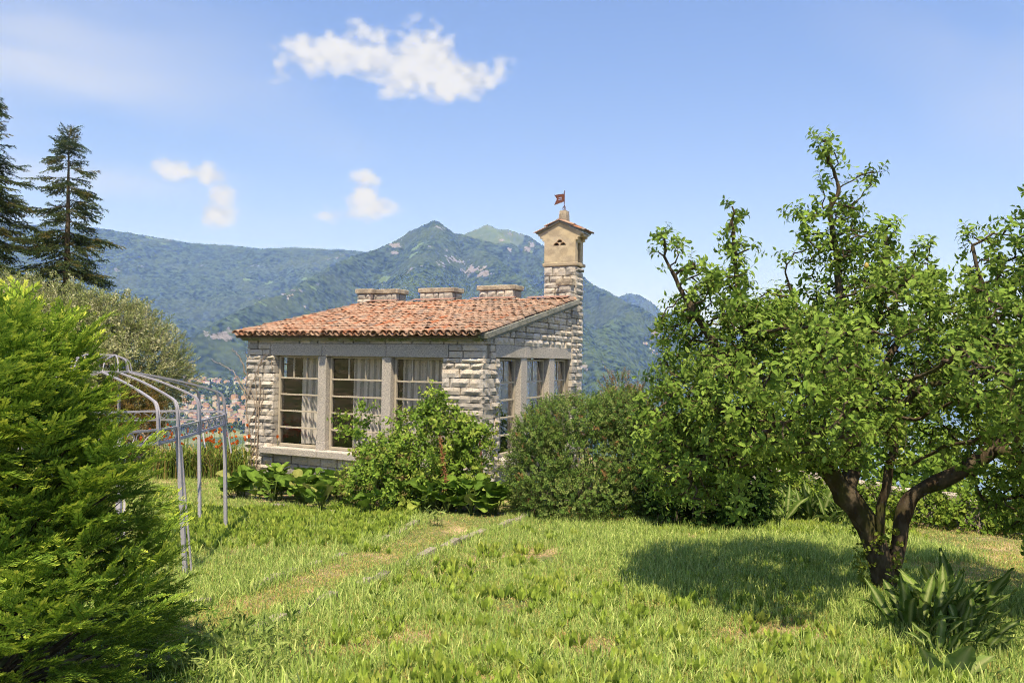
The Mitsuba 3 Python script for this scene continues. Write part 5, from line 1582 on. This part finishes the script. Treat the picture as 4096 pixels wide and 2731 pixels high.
# low parapet wall with weathered coping along the right-hand terrace edge
diffuse_proc('old_coping', lambda p, n, uv: mix(mix((0.40, 0.35, 0.29), (0.28, 0.25, 0.21), fbm(p.x * 4, p.y * 30, p.z * 30, 3)), (0.17, 0.155, 0.12), smoothstep(0.5, 0.7, fbm(p.x * 5, p.y * 5, p.z * 5, 3)) * 0.7))
PW = [(4.2, 15.0), (4.57, 14.4), (5.25, 13.4), (6.1, 12.65), (6.95, 11.95), (7.6, 11.0), (8.4, 9.6)]
tag('parapet_wall', 'low stone parapet wall with weathered grey coping behind the pear tree', 'wall')
for (a, b) in zip(PW[:-1], PW[1:]):
    a, b = np.array(a), np.array(b)
    d = (b - a) / np.linalg.norm(b - a)
    L = np.linalg.norm(b - a)
    M = np.eye(4)
    M[:2, 0], M[:2, 1] = d, (-d[1], d[0])
    M[:3, 3] = (a[0], a[1], 0)
    zt = -0.25 - 0.05 * (a[0] - 4.6)
    v, f = rock(0.003, L - 0.003, -0.17, 0.17, zt - 0.11, zt, rk, 0.014, 0.10, 0.004)
    MB().add(v, f).put(name_('parapet_wall__coping'), 'old_coping', to_world=M)
    MB().add(*box(0.0, L, -0.10, 0.12, -1.4, zt - 0.112)).put(name_('parapet_wall__core'), 'mortar', to_world=M)
    for (z0, z1) in courses(-1.1, zt - 0.12, rk, 0.13, 0.2):
        x = 0.0
        while x < L - 0.08:
            w = min(rk.uniform(0.22, 0.45), L - x)
            v, f = rock(x + 0.006, x + w - 0.006, -0.14, 0.0, z0 + 0.006, z1 - 0.006, rk, 0.03, 0.1, 0.02)
            MB().add(v, f).put(name_('parapet_wall__stone'), STONES[rk.integers(4)], to_world=M)
            x += w
# rusty stake at the house corner
MB().add(*tube([(-0.52, 15.15, -1.2), (-0.56, 15.15, -0.3), (-0.62, 15.15, 0.20)], 0.022, 6)).put('iron_stake', 'rust', 30)
tag('iron_stake', 'rusty iron stake leaning against the house corner pier', 'stake')


# ---------------------------------------------------------------- broad-leaved plants
def big_leaf(L, W, rg, wave=0.0, fold=0.25, droop=0.5, ny=7, nx=2, tip=1.0, cup=0.0, lo=(0.1, 0.2, 0.03), rib_c=(0.3, 0.36, 0.14), shape=None):
    """A large leaf along +y with a pale midrib, a folded and wavy blade; returns a mesh with colours."""
    t = np.linspace(0, 1, ny)
    w = W * 0.5 * (shape(t) if shape else np.sin(np.pi * np.clip(t, 0.02, 0.985) ** 0.8) ** 0.75)
    th = droop * t
    y, z = np.cumsum(np.r_[0, np.cos(th[:-1])]) * L / (ny - 1), -np.cumsum(np.r_[0, np.sin(th[:-1])]) * L / (ny - 1)
    cols = np.linspace(-1, 1, 2 * nx + 1)
    ph = rg.uniform(0, 6.28, 2)
    V, C = [], []
    base = jitter_color(rg, np.array(lo) * 0.85, np.array(lo) * 1.2, 0.08)
    for i in range(ny):
        for c in cols:
            a = abs(c)
            h = fold * a * w[i] - cup * a * a * w[i] + wave * a ** 2 * math.sin(ph[int(c > 0)] + t[i] * 17)
            V.append([c * w[i], y[i] + 0.0, z[i] + h])
            C.append(np.array(rib_c) if a < 0.01 else base * (1 + 0.12 * math.sin(i * 2.1)))
    n = 2 * nx + 1
    i, j = np.meshgrid(np.arange(ny - 1), np.arange(n - 1), indexing='ij')
    k = (i * n + j).ravel()
    return np.array(V), tri_(np.stack([k, k + 1, k + n + 1, k + n], 1)), np.array(C)


rl = rng_(505)
BG = []
for q in range(9):
    lo = [(0.111, 0.192, 0.031), (0.156, 0.252, 0.039), (0.085, 0.156, 0.024), (0.195, 0.288, 0.050), (0.130, 0.222, 0.033), (0.104, 0.180, 0.028), (0.260, 0.324, 0.066), (0.143, 0.240, 0.039), (0.22, 0.24, 0.07)][q]
    rnd = lambda t: np.sqrt(np.clip(1 - (2 * np.clip(t, 0.02, 0.98) - 1.05) ** 2, 0.02, 1))
    v, f, c = big_leaf(0.21, 0.19, rl, 0.012, rl.uniform(0.1, 0.5), rl.uniform(0.1, 1.0), 6, 2, cup=rl.uniform(-0.3, 0.3), lo=lo, rib_c=np.array(lo) * 1.35, shape=rnd)
    BG.append(mikit.ply((v, f), 'leaf_glossy', smooth=True, color=c))


def leaf_place(key, shape_, p, az, tilt, s, roll=0.0, bsdf=None):
    d = np.array([math.cos(az) * math.cos(tilt), math.sin(az) * math.cos(tilt), math.sin(tilt)])
    sd_ = np.cross(d, [0, 0, 1.0])
    sd_ /= np.linalg.norm(sd_)
    up = np.cross(sd_, d)
    R = np.eye(4)
    R[:3, 0] = (sd_ * math.cos(roll) + up * math.sin(roll)) * s
    R[:3, 1] = d * s
    R[:3, 2] = np.cross(R[:3, 0] / s, d) * s
    R[:3, 3] = p
    scene[name_(key)] = {**shape_, 'to_world': T(R)}


BERG = []


def bergenia(x, y, n, label, group, size=1.0):
    key = name_('bergenia_plant')
    BERG.append((x, y))
    z = float(ground_z(x, y))
    stems = MB()
    for k in range(n):
        az = rl.uniform(0, 6.28) if k > 2 else rl.uniform(-2.4, -0.7)
        r, h = rl.uniform(0.03, 0.17), rl.uniform(0.10, 0.36) * size
        p = np.array([x + r * math.cos(az), y + r * math.sin(az), z + h])
        q = BG[rl.choice(9, p=[0.15, 0.17, 0.14, 0.1, 0.14, 0.12, 0.05, 0.1, 0.03])]
        leaf_place(f'{key}__leaf', q, p, az, rl.uniform(0.25, 1.05), rl.uniform(0.75, 1.2) * size, rl.normal() * 0.35)
        stems.add(*tube([(x, y, z - 0.02), (x + r * 0.5 * math.cos(az), y + r * 0.5 * math.sin(az), z + h * 0.6), p], 0.006, 4, cap=False), (0.14, 0.20, 0.05))
    stems.put(f'{key}__stem', 'leaf_matte', color=True)
    tag(f'{key}__stem', kind='stuff')
    tag(key, label, 'plant', group)


for k in range(58):
    t = rl.random()
    a, b = np.array([-5.55, 15.35]), np.array([-1.75, 12.55])
    c = a * (1 - t) + b * t + np.array([0.44, 0.9]) * rl.uniform(-0.75, 0.85) + rl.normal(size=2) * 0.06
    bergenia(c[0], c[1], 8, 'bergenia plant with broad glossy round leaves in the bed under the front windows', 'bergenia plants under the front windows', 1.1)
for k in range(20):
    c = np.array([-0.75, 12.85]) + rl.uniform(-1, 1, 2) * [0.85, 0.62]
    bergenia(c[0], c[1], 9, 'bergenia plant with broad glossy round leaves at the foot of the house corner', 'bergenia plants at the house corner', 1.1)

# horseradish: tall wavy leaves
HR = []
for q in range(7):
    lo = [(0.074, 0.133, 0.026), (0.099, 0.167, 0.032), (0.060, 0.110, 0.023), (0.118, 0.190, 0.038), (0.084, 0.148, 0.028), (0.138, 0.209, 0.047), (0.158, 0.238, 0.051)][q]
    lance = lambda t: np.clip(np.sin(np.pi * np.clip(t, 0.0, 0.99) ** 1.25) ** 0.8, 0.05, 1) * np.where(t < 0.22, 0.10 + 0.4 * t, 1)
    v, f, c = big_leaf(0.60, 0.095, rl, 0.024, rl.uniform(0.2, 0.7), rl.uniform(0.2, 1.5), 13, 2, lo=lo, shape=lance)
    HR.append(mikit.ply((v, f), 'leaf_glossy', smooth=True, color=c))


def horseradish(x, y, n, size, label, group=None, spread=0.35):
    key = name_('horseradish_plant')
    z = float(ground_z(x, y)) - 0.02
    for k in range(n):
        az = rl.uniform(0, 6.28)
        r = rl.uniform(0, spread * 0.5)
        tilt = rl.uniform(1.1, 1.52) if rl.random() < 0.82 else rl.uniform(0.5, 0.95)
        leaf_place(f'{key}__leaf', HR[rl.integers(7)], np.array([x + r * math.cos(az), y + r * math.sin(az), z]), az + rl.normal() * 0.5, tilt, size * rl.uniform(0.65, 1.1), rl.normal() * 0.9)
    tag(key, label, 'plant', group)


for (x, y, n, s) in ((3.35, 6.05, 24, 0.95), (3.12, 5.85, 20, 0.85), (3.6, 6.2, 22, 1.0), (3.0, 5.5, 12, 0.65), (3.3, 5.6, 14, 0.72)):
    horseradish(x, y, n, s, 'horseradish plant with tall wavy leaves in the shade by the pear trunk', 'horseradish plants at the foot of the pear tree')
for k in range(15):
    horseradish(3.85 + 1.35 * rl.random(), 11.6 + 0.8 * rl.random(), 8, 1.15, 'sunlit horseradish plant with tall wavy leaves behind the pear tree', 'sunlit horseradish plants behind the pear tree')
v, f, c = big_leaf(0.34, 0.19, rl, 0.012, 0.25, 0.5, 10, 2, lo=(0.17, 0.25, 0.065), rib_c=(0.36, 0.40, 0.17))
sh_ = mikit.ply((v, f), 'leaf_glossy', smooth=True, color=c)
bl = name_('dock_plant')
for (dx, dy, az, tilt, s, roll) in ((0.0, 0.0, -1.35, 1.30, 0.95, 0.3), (-0.10, 0.03, 2.9, 1.25, 0.72, -0.8), (0.10, 0.05, 0.3, 0.75, 0.8, 0.2), (0.16, -0.05, 0.0, 0.9, 0.6, 0.5)):
    leaf_place(f'{bl}__leaf', sh_, np.array([2.86 + dx, 4.98 + dy, -0.36]), az, tilt, s, roll)
tag(bl, 'pale green dock plant with broad sunlit leaves at the bottom edge of the lawn', 'plant')

# day lilies beside the house
LILY_L, FL = MB(), []
fl = MB()
for k in range(6):
    v, f = leaf(0.075, 0.03, 0.3, 0.55, RH_ST)
    R = frames(np.array([[0, 0, 1.0]]), rl)[0]
    a, e = k * math.pi / 3, 0.75
    d = np.array([math.cos(a) * math.cos(e), math.sin(a) * math.cos(e), math.sin(e)])
    R[:3, 1], R[:3, 0] = d, np.array([-math.sin(a), math.cos(a), 0])
    R[:3, 2] = np.cross(R[:3, 0], d)
    fl.add(turn(v, R), f, (0.66, 0.17, 0.035) if k % 2 else (0.62, 0.21, 0.05))
fv, ff, fc = fl.arrays()
FSH = mikit.ply((fv, ff), 'leaf_matte', color=fc)
for k in range(9):
    key = name_('day_lily')
    x, y = -7.65 + 1.5 * (k % 5) / 4 + rl.normal() * 0.1, 17.3 + 0.75 * (k // 5) + 0.1 * rl.normal()
    z = float(ground_z(x, y))
    lv = MB()
    for _ in range(95):
        az, L = rl.uniform(0, 6.28), rl.uniform(0.5, 0.95)
        h = np.array([math.cos(az), math.sin(az), 0])
        t = np.linspace(0, 1, 6)
        reach = rl.uniform(0.2, 0.55)
        p = np.array([x, y, z]) + rl.normal(size=3) * [0.12, 0.12, 0] + np.outer(t ** 1.6 * reach, h) + np.outer(np.sin(t * rl.uniform(1.7, 2.5)) * L * 0.75, [0, 0, 1.0])
        w = np.outer(0.011 * (1 - t ** 3) + 0.001, np.cross(h, [0, 0, 1.0]))
        V = np.vstack([p - w, p + w])
        i = np.arange(5)
        c = jitter_color(rl, (0.12, 0.19, 0.035), (0.23, 0.29, 0.06)) if rl.random() < 0.8 else jitter_color(rl, (0.34, 0.26, 0.09), (0.42, 0.32, 0.13))
        lv.add(V, tri_(np.stack([i, i + 1, i + 7, i + 6], 1)), c)
    lv.put(f'{key}__leaves', 'leaf_matte', color=True)
    tag(f'{key}__leaves', kind='stuff')
    st = MB()
    for _ in range(9):
        q = np.array([x, y, z]) + rl.normal(size=3) * [0.3, 0.22, 0]
        h = rl.uniform(0.72, 1.08)
        q[2] = z
        e = q + [rl.normal() * 0.08, rl.normal() * 0.08, h]
        st.add(*tube([q, (q + e) / 2 + [0.01, 0, 0], e], 0.005, 4, cap=False), (0.15, 0.22, 0.05))
        for _ in range(rl.integers(1, 3)):
            R = frames(np.array([[rl.normal() * 0.5, -0.5 + rl.normal() * 0.4, 0.7]]), rl, rl.uniform(0.75, 1.1))[0]
            R[:3, 3] = e + rl.normal(size=3) * 0.03
            scene[name_(f'{key}__flower')] = {**FSH, 'to_world': T(R)}
    st.put(f'{key}__stem', 'leaf_matte', color=True)
    tag(f'{key}__stem', kind='stuff')
    tag(key, 'day lily clump with strap leaves and orange flowers beside the left end of the house', 'flowering plant', 'orange day lilies beside the house')

# bare climber on the left pier of the front wall
cb = MB()
rc = rng_(606)
for P_ in (((6.15, 0.07, -1.1), (6.10, 0.08, -0.4), (6.25, 0.07, 0.3), (6.30, 0.06, 0.9), (6.28, 0.06, 1.5), (6.36, 0.08, 1.75)), ((6.12, 0.07, -1.1), (5.98, 0.07, -0.3), (5.95, 0.07, 0.5), (6.0, 0.07, 1.2), (5.75, 0.07, 1.55)), ((5.93, 0.07, -1.1), (5.90, 0.07, 0.0), (5.86, 0.07, 0.9), (5.92, 0.07, 1.4), (5.6, 0.06, 1.7), (5.52, 0.05, 1.3)),
           ((6.28, 0.07, 0.6), (6.1, 0.08, 1.0), (5.9, 0.07, 1.3)), ((6.30, 0.06, 0.8), (6.5, 0.1, 1.1), (6.75, 0.2, 1.35), (7.15, 0.35, 1.55)), ((6.30, 0.06, 0.7), (6.45, 0.1, 0.95), (6.62, 0.15, 1.2)), ((6.2, 0.07, 0.0), (6.0, 0.09, 0.5), (6.2, 0.08, 1.0)), ((6.30, 0.07, 1.2), (6.42, 0.2, 1.65), (6.55, 0.3, 1.8)), ((6.05, 0.07, 0.1), (5.8, 0.07, 0.5), (5.75, 0.07, 1.0))):
    b_ = bez(*P_, n=6)
    b_ += rc.normal(size=b_.shape) * [0.012, 0.008, 0.012]
    cb.add(*tube(np.stack([b_[:, 0], -b_[:, 1], b_[:, 2]], 1), np.linspace(0.017, 0.006, len(b_)), 5))
cb.put('bare_climber', 'twig_bark', True, to_world=HMAT)
tag('bare_climber', 'leafless climbing stems on the left stone pier of the house', 'climber')
# ivy on the corner pier
iv = group_('ivy_shoot', twig(rc, 8, 0.12, 0.05, 0.045, (0.14, 0.20, 0.03), (0.26, 0.31, 0.05), 65, (0.14, 0.1, 0.05), 0.002, 0.05, 0.15, 0.2, RH_ST), 'leaf_glossy')
ip = []
for k in range(26):
    t = k / 25
    ip.append((HMAT @ np.array([-0.06, 0.42 + 0.06 * math.sin(t * 9), -1.1 + 1.75 * t, 1]))[:3] + rc.normal(size=3) * 0.04)
for k in range(24):
    ip.append(np.array([-0.52 + rc.normal() * 0.08, 15.1, -1.15 + 0.55 * rc.random()]))
ip = np.array(ip)
put_instances('ivy', [iv], frames(rc.normal(size=(len(ip), 3)) * [1, 1, 0.5] + [0, -0.8, 0.3], rc, 1.0, pos=ip), np.zeros(len(ip), int))
tag('ivy', 'thin yellow-green ivy climbing the house corner pier', 'climber')
# ---------------------------------------------------------------- grass and lawn weeds
rg0 = rng_(707)


def grass_tuft(rg, n, hmin, hmax, cols, spread=0.07, w=0.0024, lean=0.5):
    mb = MB()
    for _ in range(n):
        az, L = rg.uniform(0, 6.28), rg.uniform(hmin, hmax)
        h = np.array([math.cos(az), math.sin(az), 0])
        p0 = np.r_[rg.normal(size=2) * spread, -0.01]
        t = np.array([0, 0.55, 1.0])
        ln = abs(rg.normal()) * lean * L
        p = p0 + np.outer(t ** 2 * ln, h) + np.outer(t * L * (1 - 0.25 * t * min(1, ln / L)), [0, 0, 1.0])
        s = np.cross(h, [0, 0, 1.0]) * rg.choice([-1, 1]) + h * rg.normal() * 0.4
        ww = w * rg.uniform(0.8, 1.5) * np.array([0.9, 0.9])
        V = np.vstack([p[:2] - np.outer(ww, s), p[:2] + np.outer(ww, s), p[2:]])
        lo, hi = cols[rg.integers(len(cols))]
        mb.add(V, [[0, 1, 3], [0, 3, 2], [1, 4, 3]], jitter_color(rg, lo, hi, 0.12))
    return mb


FRESH = [((0.241, 0.365, 0.078), (0.426, 0.544, 0.142)), ((0.186, 0.306, 0.067), (0.333, 0.460, 0.116)), ((0.351, 0.451, 0.129), (0.555, 0.612, 0.220))]
STRAW = [((0.465, 0.365, 0.130), (0.651, 0.472, 0.208)), ((0.310, 0.311, 0.078), (0.465, 0.419, 0.117))]
gg = {}
for q in range(4):
    gg[f'short{q}'] = group_(f'grass_short_{q}', grass_tuft(rg0, 34, 0.015, 0.05, FRESH + STRAW[:1], 0.075, 0.0024, 0.6), 'leaf_matte')
    gg[f'mid{q}'] = group_(f'grass_mid_{q}', grass_tuft(rg0, 30, 0.022, 0.080, FRESH + FRESH + STRAW[1:], 0.065, 0.0027, 0.55), 'leaf_matte')
    gg[f'long{q}'] = group_(f'grass_long_{q}', grass_tuft(rg0, 28, 0.05, 0.155, FRESH, 0.07, 0.0032, 0.5), 'leaf_matte')
    gg[f'dry{q}'] = group_(f'grass_dry_{q}', grass_tuft(rg0, 30, 0.012, 0.04, STRAW + FRESH[:1], 0.08, 0.0022, 0.9), 'leaf_matte')


def poly_side(x, y, line):
    """Signed offset of x from the line's x at the same y (line monotonic in y)."""
    ln = np.array(line)
    return x - np.interp(y, ln[:, 1], ln[:, 0])


N = 60000
yy = 3.9 + 15.5 * rg0.random(N) ** 1.35
xx = (rg0.random(N) * 2 - 1) * (0.72 * yy + 0.6)
HS = np.column_stack([xx, yy]) - HC[:2]
u_, s_ = HS @ DF[:2], HS @ DS[:2]
ok = ~((u_ > -0.1) & (u_ < 6.45) & (s_ > -0.05) & (s_ < 5.6))
ok &= yy < terrace_edge(xx) - 0.1
ok &= ~((xx < -1.9 - 0.12 * (yy - 4)) & (yy < 5.4))
ok &= cKDTree(np.array(BERG)).query(np.column_stack([xx, yy]))[0] > 0.28
bare = nfbm(np.stack([xx * 1.5, yy * 1.5, 0 * xx], -1), 4, 12)
inl, inr = poly_side(xx, yy, PL), poly_side(xx, yy, PRt)
path = (inl > 0.05) & (inr < -0.05) & (yy < 12)
front_lawn = (inr > 0) & (yy < 9.5) & (xx < 3.2)
wild = ((yy > 9.0) & (xx > 0.6) & (xx < 5.5)) | ((xx > 1.2) & (xx < 4.3) & (yy > 6.9)) | (np.hypot(xx - 3.7, yy - 6.6) < 1.0)
edge_g = (np.abs(inr) < 0.12) | (np.abs(inl) < 0.12)
right_lawn = (xx > 4.3) & (yy > 7.3) & ~wild
kinds, pos = [], []
prob = rg0.random(N)
r2_ = rg0.random(N)
for k in np.where(ok)[0]:
    b = bare[k]
    if path[k] and not edge_g[k]:
        if b > 0.64 and prob[k] > 0.3:
            continue
        t = 'dry' if r2_[k] < 0.68 else 'short'
        if prob[k] > 0.72:
            continue
    elif right_lawn[k]:
        t = 'dry' if r2_[k] < 0.55 else 'short'
        if b > 0.58 and prob[k] > 0.4:
            continue
    elif wild[k]:
        t = 'long' if r2_[k] < 0.42 else 'mid'
    elif edge_g[k]:
        t = 'mid' if r2_[k] < 0.7 else 'long'
    elif front_lawn[k]:
        if b > 0.555:
            if prob[k] > 0.35:
                continue
            t = 'dry' if r2_[k] < 0.7 else 'short'
        else:
            t = 'short' if r2_[k] < 0.35 else ('mid' if r2_[k] < 0.94 else 'long')
    else:
        t = 'mid' if r2_[k] < 0.7 else ('short' if r2_[k] < 0.92 else 'long')
    if rg0.random() > 0.50 + 0.5 * min(1, 7.5 / yy[k]):
        continue
    kinds.append(f'{t}{rg0.integers(4)}')
    pos.append((xx[k], yy[k]))
pos = np.array(pos)
zz = ground_z(pos[:, 0], pos[:, 1])
M = frames(np.tile([0, 0, 1.0], (len(pos), 1)) + rg0.normal(size=(len(pos), 3)) * 0.06, rg0, rg0.uniform(0.75, 1.25, len(pos)), pos=np.column_stack([pos, zz]))
names = sorted(gg)
put_instances('lawn_grass', [gg[k] for k in names], M, [names.index(k) for k in kinds])
tag('lawn_grass', 'sunlit uneven lawn grass with dry straw patches', 'grass', kind='stuff')
print('tufts', len(pos))

# broad-leaved weeds in the lawn: rosettes
wg = []
for q in range(5):
    mb = MB()
    lo, hi = [((0.196, 0.299, 0.039), (0.336, 0.442, 0.072)), ((0.154, 0.247, 0.036), (0.266, 0.364, 0.058)), ((0.280, 0.364, 0.058), (0.420, 0.494, 0.098))][q % 3]
    for k in range(9):
        v, f = leaf(0.13, 0.045, 0.3, 0.35, ((0.0, 0.06), (0.3, 0.28), (0.7, 0.5), (1.0, 0.0)))
        a, e = k * 2.4 + rg0.normal() * 0.3, rg0.uniform(0.4, 1.15)
        d = np.array([math.cos(a) * math.cos(e), math.sin(a) * math.cos(e), math.sin(e)])
        R = np.eye(4)
        R[:3, 1], R[:3, 0] = d, np.array([-math.sin(a), math.cos(a), 0])
        R[:3, 2] = np.cross(R[:3, 0], d)
        s = rg0.uniform(0.6, 1.15)
        R[:3, :3] *= s
        R[:3, 3] = (d * 0.01)
        mb.add(turn(v, R), f, jitter_color(rg0, lo, hi))
    wg.append(group_(f'weed_rosette_{q}', mb, 'leaf_matte'))
P_ = []
for _ in range(6000):
    y = rg0.uniform(6.8, 12.6)
    x = rg0.uniform(-5.6, -1.2)
    if poly_side(x, y, PL) < -0.1 and x > -0.42 * y - 0.3 and nnoise(np.array([x * 0.9, y * 0.9, 0.3]), 5) > 0.30 and rg0.random() < 0.55:
        P_.append((x, y))
for _ in range(900):
    y = rg0.uniform(4.6, 11)
    x = rg0.uniform(-1.8, 3.4)
    if nnoise(np.array([x * 1.3, y * 1.3, 0.3]), 9) > 0.62:
        P_.append((x, y))
for _ in range(420):
    P_.append((-1.2 + 4.0 * rg0.random(), 4.4 + 3.5 * rg0.random() ** 2.2))
for _ in range(330):
    P_.append((3.5 + 2.2 * rg0.random(), 10.6 + 1.2 * rg0.random()))
P_ = np.array(P_)
M = frames(np.tile([0, 0, 1.0], (len(P_), 1)) + rg0.normal(size=(len(P_), 3)) * 0.15, rg0, rg0.uniform(0.5, 1.05, len(P_)), pos=np.column_stack([P_, ground_z(P_[:, 0], P_[:, 1])]))
put_instances('lawn_weeds', wg, M, rg0.integers(0, 5, len(P_)))
tag('lawn_weeds', 'broad-leaved weeds growing thickly in the lawn under the gazebo', 'weeds', kind='stuff')

# tall weeds in the left foreground
lg = []
for q in range(3):
    lo, hi = [((0.127, 0.203, 0.050), (0.218, 0.297, 0.088)), ((0.092, 0.169, 0.033), (0.172, 0.257, 0.055)), ((0.207, 0.284, 0.066), (0.322, 0.392, 0.121))][q]
    lg.append(group_(f'lance_weed_shoot_{q}', twig(rg0, 11, 0.15, 0.12, 0.026, lo, hi, 55, (0.16, 0.11, 0.06), 0.002, 0.25, 0.2, 0.35, RH_ST), 'leaf_matte'))
for j, (cx, cy, n, sp, lab) in enumerate(((-2.0, 5.6, 18, 0.13, 'grey-green plant with whorls of lance-shaped leaves beside the path'), (-1.66, 5.1, 22, 0.18, 'tangle of tall leafy weeds at the lower left of the lawn'), (-1.7, 4.75, 24, 0.22, 'clump of pale narrow-leaved weeds at the bottom left edge of the lawn'), (-1.05, 11.0, 8, 0.07, 'small weed with spreading narrow leaves at the end of the path'))):
    key = name_('weed_plant')
    pp = np.column_stack([cx + rg0.normal(size=n) * sp, cy + rg0.normal(size=n) * sp, np.zeros(n)])
    pp[:, 2] = ground_z(pp[:, 0], pp[:, 1]) + rg0.uniform(0.0, 0.15, n)
    put_instances(f'{key}__foliage', lg, frames(rg0.normal(size=(n, 3)) * 0.5 + [0, -0.1, 0.8], rg0, rg0.uniform(0.45, 0.8, n), pos=pp), rg0.integers(0, 3, n) if j != 2 else np.full(n, 2))
    st = MB()
    for p in pp:
        st.add(*tube([(p[0] * 0.6 + cx * 0.4, p[1] * 0.6 + cy * 0.4, float(ground_z(cx, cy)) - 0.02), p], 0.003, 3, cap=False), (0.15, 0.14, 0.06))
    st.put(f'{key}__stems', 'leaf_matte', color=True)
    tag(f'{key}__stems', kind='stuff')
    tag(key, lab, 'plant')
P_ = np.column_stack([-1.72 + rg0.normal(size=90) * 0.24, 4.85 + rg0.normal(size=90) * 0.28])
put_instances('tall_grass', [gg['long0'], gg['long1'], gg['long2']], frames(np.tile([0, 0, 1.0], (90, 1)) + rg0.normal(size=(90, 3)) * 0.15, rg0, rg0.uniform(0.9, 1.5, 90), pos=np.column_stack([P_, ground_z(P_[:, 0], P_[:, 1])])), rg0.integers(0, 3, 90))
tag('tall_grass', 'tall unmown grass at the lower left beside the yew', 'grass', kind='stuff')
# ivy and moss leaves on the pear trunk's foot
ip = []
for _ in range(90):
    a, z = rg0.uniform(0, 6.28), rg0.uniform(-0.5, 0.15)
    c = np.array([3.47 - 0.1 * (z + 0.5), 7.2])
    ip.append((c[0] + 0.17 * math.cos(a), c[1] + 0.17 * math.sin(a), z))
put_instances('ivy_001', [iv], frames(rg0.normal(size=(90, 3)) + [0, -0.3, 0.4], rg0, 0.7, pos=np.array(ip)), np.zeros(90, int))
tag('ivy_001', 'small ivy leaves clinging to the foot of the pear trunk', 'climber')
